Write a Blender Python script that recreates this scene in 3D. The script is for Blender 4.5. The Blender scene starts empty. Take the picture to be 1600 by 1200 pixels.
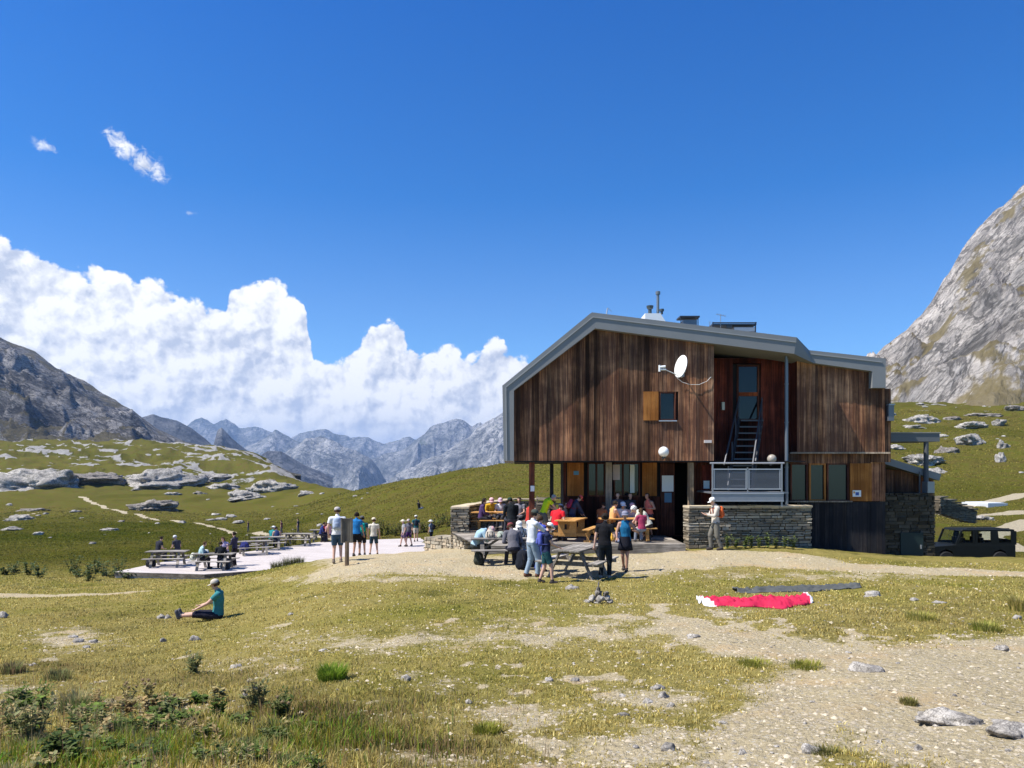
import bpy, math, random
import numpy as np
from mathutils import Vector, Matrix
R = math.radians
random.seed(7); RNG = np.random.default_rng(11)
S = bpy.context.scene
COL = S.collection
F = 1180.0; HR = 735.0            # focal length in photo pixels, row of eye level
# ---------------------------------------------------------------- camera
cam = bpy.data.cameras.new('camera'); co = bpy.data.objects.new('camera', cam); COL.objects.link(co)
co.rotation_euler = (R(90), 0, 0); co.location = (0, 0, 0)
cam.sensor_width = 36.0; cam.lens = 36.0*F/1600.0
cam.shift_y = (HR-600.0)/1600.0
cam.clip_start = 0.1; cam.clip_end = 60000
S.camera = co
S.view_settings.view_transform = 'Standard'; S.view_settings.look = 'None'
S.view_settings.gamma = 1; S.view_settings.use_curve_mapping = False
S.view_settings.exposure = 0.72
S.cycles.max_bounces = 5; S.cycles.diffuse_bounces = 3; S.cycles.volume_bounces = 0
S.cycles.transparent_max_bounces = 8
# ---------------------------------------------------------------- sun and sky
SUN_EL, SUN_A = R(55), R(16)      # sun stands to the left, a little on the camera's side
sv = Vector((-math.cos(SUN_EL)*math.cos(SUN_A), -math.cos(SUN_EL)*math.sin(SUN_A), math.sin(SUN_EL)))
sl = bpy.data.lights.new('sun', 'SUN'); sl.energy = 5.0; sl.angle = R(0.53); sl.color = (1.0, 0.955, 0.88)
so = bpy.data.objects.new('sun', sl); COL.objects.link(so)
so.rotation_euler = sv.to_track_quat('Z', 'Y').to_euler(); so.location = (-30, -10, 60)

def N(nt, typ, **kw):
    n = nt.nodes.new(typ)
    for k, v in kw.items():
        if k == 'inp':
            for a, b in v.items():
                try: n.inputs[a].default_value = b
                except Exception: n.inputs[a].default_value = tuple(b)
        else: setattr(n, k, v)
    return n
def L(nt, a, b): nt.links.new(a, b)
def M_(nt, op, a, b=None, c=None, clamp=False):
    n = nt.nodes.new('ShaderNodeMath'); n.operation = op; n.use_clamp = clamp
    for i, v in enumerate((a, b, c)):
        if v is None: continue
        if hasattr(v, 'is_output'): nt.links.new(v, n.inputs[i])
        else: n.inputs[i].default_value = v
    return n.outputs[0]
def MAP(nt, v, a, b, c=0.0, d=1.0, smooth=True):
    n = nt.nodes.new('ShaderNodeMapRange'); n.interpolation_type = 'SMOOTHSTEP' if smooth else 'LINEAR'
    nt.links.new(v, n.inputs[0])
    for i, x in zip((1, 2, 3, 4), (a, b, c, d)): n.inputs[i].default_value = x
    return n.outputs[0]
def MIX(nt, f, a, b, blend='MIX'):
    n = nt.nodes.new('ShaderNodeMix'); n.data_type = 'RGBA'; n.blend_type = blend
    for i, v in ((0, f), (6, a), (7, b)):
        if hasattr(v, 'is_output'): nt.links.new(v, n.inputs[i])
        elif i == 0: n.inputs[0].default_value = v
        else: n.inputs[i].default_value = (v[0], v[1], v[2], 1)
    return n.outputs[2]
def NOISE(nt, vec, scale, detail=4, rough=0.5, dist=0.0, dim='3D'):
    n = nt.nodes.new('ShaderNodeTexNoise'); n.noise_dimensions = dim
    n.inputs['Scale'].default_value = scale; n.inputs['Detail'].default_value = detail
    n.inputs['Roughness'].default_value = rough; n.inputs['Distortion'].default_value = dist
    if vec is not None: nt.links.new(vec, n.inputs['Vector'])
    return n

w = bpy.data.worlds.new('World'); S.world = w; w.use_nodes = True
nt = w.node_tree; nt.nodes.clear()
sky = N(nt, 'ShaderNodeTexSky', sky_type='NISHITA', sun_disc=False, sun_elevation=SUN_EL,
        sun_rotation=math.atan2(sv.x, sv.y), altitude=2400, air_density=1.15, dust_density=0.25, ozone_density=1.6)
tc = N(nt, 'ShaderNodeTexCoord'); sp = N(nt, 'ShaderNodeSeparateXYZ'); L(nt, tc.outputs['Generated'], sp.inputs[0])
X, Y, Z = sp.outputs
az = M_(nt, 'ARCTAN2', X, Y)
el = M_(nt, 'DIVIDE', Z, M_(nt, 'SQRT', M_(nt, 'ADD', M_(nt, 'MULTIPLY', X, X), M_(nt, 'MULTIPLY', Y, Y))))
cb = N(nt, 'ShaderNodeCombineXYZ'); L(nt, az, cb.inputs[0]); L(nt, el, cb.inputs[1]); V = cb.outputs[0]
# cloud bank: its top edge as elevation over azimuth
top = [(0,358),(40,372),(90,392),(130,412),(200,432),(255,440),(300,472),(345,482),(362,440),(385,428),(415,430),(447,450),(480,490),(492,545),(520,548),(560,538),(592,508),(612,498),(640,535),(665,540),(700,530),(722,552),(745,555),(770,532),(790,545),(825,562),(852,600),(880,650),(960,720)]
def azel(px, row):
    u = (px-800)/F; v = (HR-row)/F; a = math.atan(u); return a, v*math.cos(a)
A0, A1, EM = -1.4, 0.2, 0.5
fc = nt.nodes.new('ShaderNodeFloatCurve'); cv = fc.mapping.curves[0]
pts = [((a-A0)/(A1-A0), e/EM) for a, e in (azel(*p) for p in top)]
pts = [(0.0, 0.9), (0.30, 0.72)] + pts
cv.points[0].location = pts[0]; cv.points[1].location = (1.0, 0.0)
for p in pts[1:]: cv.points.new(*p)
fc.mapping.update()
L(nt, M_(nt, 'DIVIDE', M_(nt, 'SUBTRACT', az, A0), A1-A0, clamp=True), fc.inputs['Value'])
edge = M_(nt, 'MULTIPLY', fc.outputs[0], EM)
n1 = NOISE(nt, V, 22, 8, 0.62, 0.3).outputs['Fac']
n2 = NOISE(nt, V, 7, 3, 0.5).outputs['Fac']
vv = N(nt, 'ShaderNodeVectorMath', operation='ADD'); L(nt, V, vv.inputs[0]); vv.inputs[1].default_value = (-0.010, 0.012, 0)
def billow(vec, sc):
    v1 = N(nt, 'ShaderNodeTexVoronoi', feature='SMOOTH_F1', voronoi_dimensions='2D'); v1.inputs['Scale'].default_value = sc
    v1.inputs['Smoothness'].default_value = 0.35; v1.inputs['Detail'].default_value = 3; v1.inputs['Roughness'].default_value = 0.55; v1.inputs['Lacunarity'].default_value = 2.2
    nn = NOISE(nt, vec, sc*1.3, 5, 0.6)
    wv = N(nt, 'ShaderNodeVectorMath', operation='MULTIPLY_ADD'); L(nt, nn.outputs['Color'], wv.inputs[0]); wv.inputs[1].default_value = (0.035, 0.035, 0); L(nt, vec, wv.inputs[2])
    L(nt, wv.outputs[0], v1.inputs['Vector'])
    return M_(nt, 'SUBTRACT', 0.9, v1.outputs['Distance'])
b1 = billow(V, 13); b2 = billow(vv.outputs[0], 13)
dd = M_(nt, 'SUBTRACT', M_(nt, 'ADD', edge, 0.010), el)                                   # >0 under the edge
dn = M_(nt, 'ADD', dd, M_(nt, 'ADD', M_(nt, 'MULTIPLY', M_(nt, 'SUBTRACT', n1, 0.5), 0.055), M_(nt, 'MULTIPLY', M_(nt, 'SUBTRACT', b1, 0.55), 0.03)))
mask = MAP(nt, dn, -0.001, 0.007)
n3 = NOISE(nt, V, 9, 4, 0.5, 0.2).outputs['Fac']
hole = MAP(nt, M_(nt, 'ADD', n3, M_(nt, 'MULTIPLY', M_(nt, 'SUBTRACT', n1, 0.5), 0.5)), 0.325, 0.26)
hole = M_(nt, 'MULTIPLY', M_(nt, 'MULTIPLY', hole, 0.8), MAP(nt, el, .06, .16))
mask = M_(nt, 'MULTIPLY', mask, M_(nt, 'SUBTRACT', 1.0, hole))
mask = M_(nt, 'MULTIPLY', mask, MAP(nt, az, 0.25, 0.12))
mask = M_(nt, 'MULTIPLY', mask, MAP(nt, Y, -0.1, 0.1))
# small wisps
for (px, row, rx, ry, rot, dens) in ((70,228,17,10,-0.1,0.75),(190,228,30,17,-0.75,1.0),(222,252,34,18,-0.75,1.0),(246,268,18,20,-0.2,0.8),(298,333,14,4,0,0.35)):
    a, e = azel(px, row)
    dx = M_(nt, 'SUBTRACT', az, a); dy = M_(nt, 'SUBTRACT', el, e)
    c, s = math.cos(rot), math.sin(rot)
    ex = M_(nt, 'DIVIDE', M_(nt, 'ADD', M_(nt, 'MULTIPLY', dx, c), M_(nt, 'MULTIPLY', dy, s)), rx/F)
    ey = M_(nt, 'DIVIDE', M_(nt, 'SUBTRACT', M_(nt, 'MULTIPLY', dy, c), M_(nt, 'MULTIPLY', dx, s)), ry/F)
    rr = M_(nt, 'SQRT', M_(nt, 'ADD', M_(nt, 'MULTIPLY', ex, ex), M_(nt, 'MULTIPLY', ey, ey)))
    nw = NOISE(nt, V, 75, 7, 0.68, 0.6).outputs['Fac']
    f_ = MAP(nt, M_(nt, 'ADD', M_(nt, 'MULTIPLY', M_(nt, 'SUBTRACT', 1.0, rr), 0.32), M_(nt, 'SUBTRACT', nw, 0.5)), 0.02, 0.36)
    mask = M_(nt, 'MAXIMUM', mask, M_(nt, 'MULTIPLY', f_, dens))
b3 = billow(V, 36); v4 = N(nt, 'ShaderNodeVectorMath', operation='ADD'); L(nt, V, v4.inputs[0]); v4.inputs[1].default_value = (-0.005, 0.006, 0); b4 = billow(v4.outputs[0], 36)
shade = M_(nt, 'ADD', M_(nt, 'MULTIPLY', M_(nt, 'SUBTRACT', b1, b2), 2.4), M_(nt, 'ADD', M_(nt, 'MULTIPLY', M_(nt, 'SUBTRACT', b3, b4), 1.0), 0.58))
lowf = MAP(nt, el, 0.03, 0.24)                                       # bluish air low down
shade = M_(nt, 'ADD', shade, M_(nt, 'MULTIPLY', M_(nt, 'SUBTRACT', n2, 0.45), 2.2))
deep = MAP(nt, dd, 0.10, 0.0, 0.0, 0.35)
shade = M_(nt, 'ADD', shade, deep)
shade = M_(nt, 'ADD', shade, M_(nt, 'MULTIPLY', M_(nt, 'SUBTRACT', NOISE(nt, V, 40, 6, .6).outputs['Fac'], .5), .25))
shc = MAP(nt, shade, -0.45, 1.25, smooth=False)
ccol = MIX(nt, shc, (5.3, 5.9, 7.3), (10.6, 10.6, 10.5))
ccol = MIX(nt, MAP(nt, el, 0.10, 0.0, 0.0, 0.4), ccol, (6.9, 7.5, 8.7))
cr_ = N(nt, 'ShaderNodeValToRGB'); L(nt, el, cr_.inputs[0]); e_ = cr_.color_ramp.elements
SKM = [(0.0, (.40, .64, .80)), (.22, (.262, .515, .78)), (.36, (.080, .425, .785)), (.64, (.020, .365, .82))]
e_[0].position, e_[1].position = SKM[0][0], SKM[-1][0]; e_[0].color = (*SKM[0][1], 1); e_[1].color = (*SKM[-1][1], 1)
for q_, c_ in SKM[1:-1]: n_ = e_.new(q_); n_.color = (*c_, 1)
skc = MIX(nt, 1.0, sky.outputs[0], MIX(nt, 1.0, cr_.outputs[0], (2, 2, 2), 'MULTIPLY'), 'MULTIPLY')
fin = MIX(nt, mask, skc, ccol)
bg = N(nt, 'ShaderNodeBackground'); L(nt, fin, bg.inputs[0]); bg.inputs[1].default_value = 0.068
wo = N(nt, 'ShaderNodeOutputWorld'); L(nt, bg.outputs[0], wo.inputs[0])
w.cycles.sampling_method = 'MANUAL'; w.cycles.sample_map_resolution = 512

# ---------------------------------------------------------------- numpy noise
_P = np.arange(256); np.random.default_rng(3).shuffle(_P); _P = np.concatenate([_P, _P, _P])
_G = np.random.default_rng(5).normal(size=(256, 3)); _G /= np.linalg.norm(_G, axis=1)[:, None]
def pn(x, y, z=0.0):
    x = np.asarray(x, float); y = np.asarray(y, float); z = np.zeros_like(x)+z
    xi, yi, zi = np.floor(x).astype(int), np.floor(y).astype(int), np.floor(z).astype(int)
    xf, yf, zf = x-xi, y-yi, z-zi
    u, v, w_ = (t*t*t*(t*(t*6-15)+10) for t in (xf, yf, zf))
    r = 0
    for i in (0, 1):
        for j in (0, 1):
            for k in (0, 1):
                h = _P[_P[_P[(xi+i) & 255]+((yi+j) & 255)]+((zi+k) & 255)]
                g = _G[h]
                d = g[..., 0]*(xf-i)+g[..., 1]*(yf-j)+g[..., 2]*(zf-k)
                r = r + d*(u if i else 1-u)*(v if j else 1-v)*(w_ if k else 1-w_)
    return r*1.6
def fbm(x, y, z=0.0, o=4, g=0.5):
    r = 0; a = 1; f = 1
    for i in range(o):
        r = r+a*pn(x*f+i*17.3, y*f-i*9.1, z*f if np.ndim(z) else z+i*3.7); a *= g; f *= 2.03
    return r
def ridged(x, y, z=0.0, o=5, g=0.5):
    r = 0; a = 1; f = 1; wgt = 1
    for i in range(o):
        n = 1-np.abs(pn(x*f+i*11.3, y*f+i*5.7, z)); n = n*n*wgt
        r = r+a*n; wgt = np.clip(n*1.6, 0, 1); a *= g; f *= 2.07
    return r
def sm(x, a, b):
    t = np.clip((x-a)/(b-a), 0, 1); return t*t*(3-2*t)

# ---------------------------------------------------------------- object helpers
def tag(o, label=None, cat=None, group=None, kind=None):
    if label: o['label'] = label
    if cat: o['category'] = cat
    if group: o['group'] = group
    if kind: o['kind'] = kind
    return o
def mesh_obj(name, verts, faces, mat, parent=None, cols=None, smooth=False, attrs=None):
    me = bpy.data.meshes.new(name)
    if isinstance(verts, np.ndarray) and isinstance(faces, np.ndarray):
        nv, nf, k = len(verts), len(faces), faces.shape[1]
        me.vertices.add(nv); me.vertices.foreach_set('co', verts.astype(np.float32).ravel())
        me.loops.add(nf*k); me.loops.foreach_set('vertex_index', faces.astype(np.int32).ravel())
        me.polygons.add(nf); me.polygons.foreach_set('loop_start', np.arange(0, nf*k, k, dtype=np.int32))
        me.update(calc_edges=True)
    else: me.from_pydata([tuple(v) for v in verts], [], [tuple(f) for f in faces])
    if cols is not None:
        a = me.attributes.new('tone', 'FLOAT_COLOR', 'POINT'); c = np.ones((len(verts), 4), np.float32)
        cc = np.asarray(cols, np.float32); c[:, :cc.shape[1]] = cc; a.data.foreach_set('color', c.ravel())
    for k_, v_ in (attrs or {}).items():
        a = me.attributes.new(k_, 'FLOAT', 'POINT'); a.data.foreach_set('value', np.asarray(v_, np.float32).ravel())
    if smooth: me.polygons.foreach_set('use_smooth', np.ones(len(me.polygons), bool))
    me.materials.append(mat); me.update()
    o = bpy.data.objects.new(name, me); COL.objects.link(o)
    if parent is not None: o.parent = parent
    return o
def empty(name, loc=(0, 0, 0), rz=0.0, label=None, cat=None, group=None):
    o = bpy.data.objects.new(name, None); COL.objects.link(o); o.location = loc; o.rotation_euler = (0, 0, rz)
    o.empty_display_size = 0.2
    return tag(o, label, cat, group)
def copy_tree(o, parent=None):
    c = o.copy(); COL.objects.link(c)
    if parent is not None: c.parent = parent
    for ch in list(o.children): copy_tree(ch, c)
    return c
class MB:
    def __init__(s): s.v = []; s.f = []; s.c = []
    def add(s, vs, fs, col=(1, 1, 1)):
        b = len(s.v); s.v += [tuple(v) for v in vs]; s.f += [tuple(i+b for i in f) for f in fs]; s.c += [col]*len(vs)
    def box(s, x0, x1, y0, y1, z0, z1, col=(1, 1, 1), m=None):
        vs = [Vector((x, y, z)) for z in (z0, z1) for y in (y0, y1) for x in (x0, x1)]
        if m is not None: vs = [m @ v for v in vs]
        s.add(vs, [(0, 2, 3, 1), (4, 5, 7, 6), (0, 1, 5, 4), (2, 6, 7, 3), (0, 4, 6, 2), (1, 3, 7, 5)], col)
    def beam(s, a, b, wd, ht, col=(1, 1, 1), up=(0, 0, 1)):       # box from a to b
        a, b = Vector(a), Vector(b); d = b-a; ln = d.length; d.normalize(); up = Vector(up)
        sx = d.cross(up)
        if sx.length < 1e-4: sx = d.cross(Vector((1, 0, 0)))
        sx.normalize(); uz = sx.cross(d)
        vs = [a+d*t+sx*(x*wd/2)+uz*(z*ht/2) for z in (-1, 1) for t in (0, ln) for x in (-1, 1)]
        s.add(vs, [(0, 2, 3, 1), (4, 5, 7, 6), (0, 1, 5, 4), (2, 6, 7, 3), (0, 4, 6, 2), (1, 3, 7, 5)], col)
    def tube(s, pts, rad, n=8, col=(1, 1, 1), cap=True):
        pts = [Vector(p) for p in pts]; rad = rad if hasattr(rad, '__len__') else [rad]*len(pts)
        vs = []; fs = []; pre = None
        for i, p in enumerate(pts):
            d = (pts[min(i+1, len(pts)-1)]-pts[max(i-1, 0)]).normalized()
            if pre is None: a = d.cross(Vector((0, 0, 1)) if abs(d.z) < .9 else Vector((1, 0, 0))).normalized()
            else: a = (pre-d*pre.dot(d)).normalized()
            pre = a; b = d.cross(a)
            for k in range(n):
                t = 2*math.pi*k/n; vs.append(p+(a*math.cos(t)+b*math.sin(t))*rad[i])
        for i in range(len(pts)-1):
            for k in range(n): fs.append((i*n+k, i*n+(k+1) % n, (i+1)*n+(k+1) % n, (i+1)*n+k))
        if cap: fs += [tuple(range(n))[::-1], tuple(range((len(pts)-1)*n, len(pts)*n))]
        s.add(vs, fs, col)
    def lathe(s, prof, c=(0, 0, 0), n=16, col=(1, 1, 1), m=None):   # profile (r, z)
        vs = []; fs = []
        for r, z in prof:
            for k in range(n):
                t = 2*math.pi*k/n; v = Vector((r*math.cos(t), r*math.sin(t), z))
                if m is not None: v = m @ v
                vs.append(v+Vector(c))
        for i in range(len(prof)-1):
            for k in range(n): fs.append((i*n+k, i*n+(k+1) % n, (i+1)*n+(k+1) % n, (i+1)*n+k))
        fs += [tuple(range(n))[::-1], tuple(range((len(prof)-1)*n, len(prof)*n))]
        s.add(vs, fs, col)
    def prism(s, poly, y0, y1, col=(1, 1, 1)):                     # poly of (x, z) extruded along y
        n = len(poly); vs = [(x, y0, z) for x, z in poly]+[(x, y1, z) for x, z in poly]
        fs = [tuple(range(n)), tuple(range(n, 2*n))[::-1]]+[(i, i+n, (i+1) % n+n, (i+1) % n) for i in range(n)]
        s.add(vs, fs, col)
    def build(s, name, mat, parent=None, smooth=False, bevel=0.0):
        o = mesh_obj(name, s.v, s.f, mat, parent, cols=s.c, smooth=smooth)
        if bevel:
            b = o.modifiers.new('bevel', 'BEVEL'); b.width = bevel; b.segments = 1; b.limit_method = 'ANGLE'
        return o

# ---------------------------------------------------------------- materials
def newmat(name):
    m = bpy.data.materials.new(name); m.use_nodes = True; nt = m.node_tree
    bs = nt.nodes['Principled BSDF']; return m, nt, bs
def simple(name, col, rough=0.7, metal=0.0, var=0.25, scale=8.0, bump=0.0, tone=True, spec=0.3, coord='Object', stretch=None):
    """plain material: base colour with mottling and the mesh's own tone attribute"""
    m, nt, bs = newmat(name)
    tc = N(nt, 'ShaderNodeTexCoord'); vec = tc.outputs[coord]
    if stretch:
        mp = N(nt, 'ShaderNodeMapping'); mp.inputs['Scale'].default_value = stretch; L(nt, vec, mp.inputs[0]); vec = mp.outputs[0]
    n = NOISE(nt, vec, scale, 5, 0.6).outputs['Fac']
    c = MIX(nt, n, tuple(x*(1-var) for x in col), tuple(min(1, x*(1+var)) for x in col))
    if tone:
        at = N(nt, 'ShaderNodeAttribute', attribute_name='tone'); c = MIX(nt, 1.0, c, at.outputs['Color'], 'MULTIPLY')
    L(nt, c, bs.inputs['Base Color']); bs.inputs['Roughness'].default_value = rough; bs.inputs['Metallic'].default_value = metal
    bs.inputs['Specular IOR Level'].default_value = spec
    if bump:
        n2 = NOISE(nt, vec, scale*4, 4, 0.6).outputs['Fac']
        b = N(nt, 'ShaderNodeBump'); b.inputs['Strength'].default_value = bump; b.inputs['Distance'].default_value = 0.02
        L(nt, n2, b.inputs['Height']); L(nt, b.outputs[0], bs.inputs['Normal'])
    return m

def U(px): return (px-800.0)/F
# ---------------------------------------------------------------- terrain heights
TAB = {
 -500: [(2,-1.6),(4,-1.65),(8,-2.3),(14,-3.2),(20,-3.9),(28,-4.5),(36,-4.9),(60,-6.2),(100,-8),(200,-11),(300,-9),(400,5),(550,24),(800,60)],
 0: [(2,-1.6),(4,-1.65),(8,-2.3),(14,-3.2),(20,-3.9),(28,-4.5),(36,-4.9),(60,-6.2),(100,-8.3),(200,-11),(300,-9),(400,4),(550,20),(640,22),(800,10)],
 250: [(2,-1.6),(4,-1.65),(8,-2.3),(14,-3.2),(20,-3.86),(28,-4.45),(32,-4.9),(38,-5.1),(60,-5.6),(100,-8.2),(150,-10.2),(250,-11.5),(350,-6),(450,7.5),(600,24),(700,20),(800,0)],
 400: [(2,-1.6),(4,-1.6),(8,-2.2),(14,-3.0),(20,-3.55),(26,-3.75),(29,-3.75),(33,-4.9),(38,-5.1),(60,-5.6),(100,-9),(118,-9.8),(200,-12),(300,-11),(400,-4),(520,14),(600,14),(800,-30)],
 480: [(2,-1.6),(4,-1.6),(8,-2.15),(14,-2.85),(20,-3.2),(25,-3.2),(28,-3.3),(33,-4.2),(36,-5.0),(60,-5.5),(100,-8.0),(200,-9.5),(300,-7),(420,4),(520,2),(600,-20),(800,-60)],
 540: [(2,-1.6),(4,-1.6),(8,-2.15),(14,-2.7),(20,-2.85),(24.5,-2.8),(28,-3.15),(33,-3.6),(38,-4.85),(44,-5.1),(60,-5.2),(90,-6.0),(130,-6.2),(200,-5),(260,-4.2),(330,-7),(450,-60),(800,-120)],
 650: [(2,-1.6),(4,-1.6),(8,-2.1),(14,-2.65),(20,-2.8),(25,-2.8),(29,-3.2),(33,-3.7),(39,-4.75),(44,-5.0),(56,-5.0),(80,-4.0),(110,-2.4),(150,-1.3),(190,-2),(300,-20),(450,-80),(800,-150)],
 720: [(2,-1.6),(4,-1.6),(8,-2.1),(14,-2.6),(20,-2.8),(25,-2.75),(33,-3.1),(45,-4.3),(60,-3.8),(90,-1.3),(130,0.5),(150,0.7),(200,-3),(300,-25),(800,-150)],
 830: [(2,-1.6),(4,-1.6),(8,-2.1),(14,-2.58),(20,-2.84),(25,-2.78),(30,-2.85),(40,-3.3),(60,-2.8),(90,-0.4),(130,1.4),(160,1.7),(200,1.0),(300,-15),(800,-120)],
 1000:[(2,-1.6),(4,-1.6),(8,-2.05),(14,-2.55),(20,-2.82),(25,-2.75),(40,-3),(60,-2.6),(90,0),(130,2.2),(200,3),(300,0),(800,-60)],
 1200:[(2,-1.6),(4,-1.58),(8,-2.0),(12,-2.35),(16,-2.65),(20,-2.76),(24,-2.66),(25.4,-2.50),(26.5,-2.48),(30,-2.95),(60,-3),(120,3),(250,18),(400,24),(800,0)],
 1400:[(2,-1.6),(4,-1.55),(8,-1.95),(12,-2.32),(16,-2.6),(20,-2.77),(24,-2.9),(28,-3.12),(34,-4.2),(40,-4.9),(45,-5),(60,-4.6),(80,-3.8),(100,-1.2),(150,6),(230,19.5),(270,24),(400,26),(800,20)],
 1600:[(2,-1.6),(4,-1.5),(8,-1.95),(12,-2.35),(20,-2.8),(26,-3.0),(30,-3.4),(34,-4.5),(38,-4.9),(50,-5.1),(70,-3.6),(100,0),(150,6.5),(220,17.8),(270,23),(400,28),(800,40)],
 2300:[(2,-1.6),(4,-1.5),(8,-1.95),(12,-2.35),(20,-2.9),(26,-3.3),(32,-4.2),(38,-4.9),(50,-5.1),(70,-3.6),(100,2),(150,12),(220,24),(270,30),(400,60),(800,90)],
}
NU, ND = 281, 220
_ug = np.linspace(U(-500), U(2300), NU); _dg = np.linspace(math.log(2), math.log(800), ND)
_cu = np.array([U(k) for k in TAB]); _cz = np.array([np.interp(_dg, np.log([a for a, b in v]), [b for a, b in v]) for v in TAB.values()])
_T = np.array([np.interp(_ug, _cu, _cz[:, j]) for j in range(ND)]).T
for _ in range(7):
    T = _T.copy(); T[:, 1:-1] = (_T[:, :-2]+2*_T[:, 1:-1]+_T[:, 2:])/4; _T = T
for _ in range(40):
    T = _T.copy(); T[1:-1] = (_T[:-2]+2*_T[1:-1]+_T[2:])/4; _T = T
def Hbase(x, y):
    x = np.asarray(x, float); y = np.asarray(y, float)
    yy = np.maximum(y, 2.0); u = np.clip(x/np.maximum(yy, 4.0), _ug[0], _ug[-1]-1e-6); d = np.clip(np.log(yy), _dg[0], _dg[-1]-1e-6)
    fu = (u-_ug[0])/(_ug[1]-_ug[0]); fd = (d-_dg[0])/(_dg[1]-_dg[0])
    i = np.clip(fu.astype(int), 0, NU-2); j = np.clip(fd.astype(int), 0, ND-2); a = fu-i; b = fd-j
    return (_T[i, j]*(1-a)+_T[i+1, j]*a)*(1-b)+(_T[i, j+1]*(1-a)+_T[i+1, j+1]*a)*b
def H(x, y):
    x = np.asarray(x, float); y = np.asarray(y, float)
    z = Hbase(x, y)
    z = z+0.045*fbm(x*0.8, y*0.8, 1.3, 3)+0.014*fbm(x*4.2, y*4.2, 5.1, 2)
    near = sm(y, 55, 130)
    z = z+near*(0.7*fbm(x/17, y/17, 2.2, 4))
    far = sm(y, 230, 420)*(1-sm(x/np.maximum(y, 1), -0.16, -0.05))
    z = z+far*(3.2*ridged(x/60, y/40, 4.2, 5)+1.2*fbm(x/9, y/9, 6.0, 3)-2.6)
    fr = sm(y, 120, 220)*sm(x/np.maximum(y, 1), 0.3, 0.5)
    z = z+fr*(1.3*ridged(x/34, y/26, 8.2, 4)-1.0)
    return z
def G(x, y): return float(H(np.array([x]), np.array([y]))[0])
def P(px, row, y): return Vector((U(px)*y, y, (HR-row)/F*y))
def onground(px, row, dmin=3.0, dmax=500.0):
    """point where the line of sight to that photo pixel meets the ground"""
    d = np.exp(np.linspace(math.log(dmin), math.log(dmax), 4000)); zz = H(U(px)*d, d)
    below = np.where(zz >= (HR-row)/F*d)[0]
    dd = d[below[0]] if len(below) else dmax
    return Vector((U(px)*dd, dd, G(U(px)*dd, dd)))
# ---------------------------------------------------------------- masks on the ground (world coordinates)
def seg_d(x, y, pts):
    """distance to a polyline of (x, y, halfwidth), divided by the halfwidth"""
    best = np.full(np.shape(x), 1e9)
    for (ax, ay, aw), (bx, by, bw) in zip(pts[:-1], pts[1:]):
        dx, dy = bx-ax, by-ay; t = np.clip(((x-ax)*dx+(y-ay)*dy)/(dx*dx+dy*dy+1e-9), 0, 1)
        d = np.hypot(x-ax-t*dx, y-ay-t*dy)/(aw+(bw-aw)*t); best = np.minimum(best, d)
    return best
def W(px, row, hw):
    p = onground(px, row); return (p.x, p.y, hw)
def Wd(px, d, hw): return (U(px)*d, d, hw)
PATHS = [
 [Wd(1600, 4.4, .9), Wd(1520, 5.6, 1.1), Wd(1480, 7.0, 1.25), Wd(1290, 8.2, .8), Wd(1150, 9.6, .6), Wd(1075, 11.0, .45), Wd(1050, 12.5, .3), Wd(1030, 14.5, .12)],
 [Wd(1320, 7.7, .6), Wd(1500, 7.3, 1.0), Wd(1700, 8.2, 1.2), Wd(1900, 8.6, 1.3)],
 [Wd(1150, 4.0, .2), Wd(1230, 5.2, .35), Wd(1330, 6.2, .8)],
 [Wd(1900, 19.0, 1.2), Wd(1600, 20.6, .9), Wd(1400, 21.3, 1.1), Wd(1250, 22.6, 1.4), Wd(1120, 23.4, 1.7), Wd(1000, 23.0, 2.0), Wd(890, 21.8, 2.0), Wd(780, 22.0, 2.1), Wd(680, 22.4, 1.7), Wd(600, 22.8, 2.0), Wd(540, 24.0, .8)],
 [Wd(640, 24, 2.2), Wd(640, 29, 3.0), Wd(650, 36, 3.0), Wd(680, 42, 2.2)],
 [Wd(-100, 27, .4), Wd(60, 26.5, .5), Wd(150, 26.5, .45), Wd(240, 27.5, .2)],
]
WORN = [(110,1000,75,22,.55),(40,1075,110,14,.35),(210,1105,150,14,.5),(620,1000,270,26,.42),(900,985,190,28,.5),(820,1115,130,24,.52),(1030,1090,100,26,.55),(980,1175,140,40,.6),(640,1062,110,20,.38),(400,1040,130,22,.32),(1130,955,60,12,.35),(1290,900,300,9,.4),(560,905,230,8,.42),(1480,1010,140,10,.4),(700,1185,160,22,.32)]
def photorow(x, y): return HR-F*Hbase(x, y)/np.maximum(y, 1.5)
def worn(x, y):
    px = 800+F*x/np.maximum(y, 1.5); row = photorow(x, y); w_ = 0
    for a, b, c, d, e in WORN: w_ = np.maximum(w_, e*np.exp(-((px-a)/c)**2-((row-b)/d)**2))
    return 1.25*w_*(1+.8*fbm(x*1.4, y*1.0, 21.0, 4))*(y > 2.5)
def heath(x, y):
    px = 800+F*x/np.maximum(y, 1.5); row = photorow(x, y); h_ = 0
    for a, b, c, d, e in ((520,1120,190,55,1),(330,1060,150,26,.55),(120,1045,130,22,.6),(620,1170,220,40,.9),(1500,960,120,28,.5),(1350,975,120,24,.4),(170,965,150,20,.4)): h_ = np.maximum(h_, e*np.exp(-((px-a)/c)**2-((row-b)/d)**2))
    return np.clip(h_*(.8+.9*fbm(x*1.1, y*.9, 31.0, 4)), 0, 1)*(y > 2.5)
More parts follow.
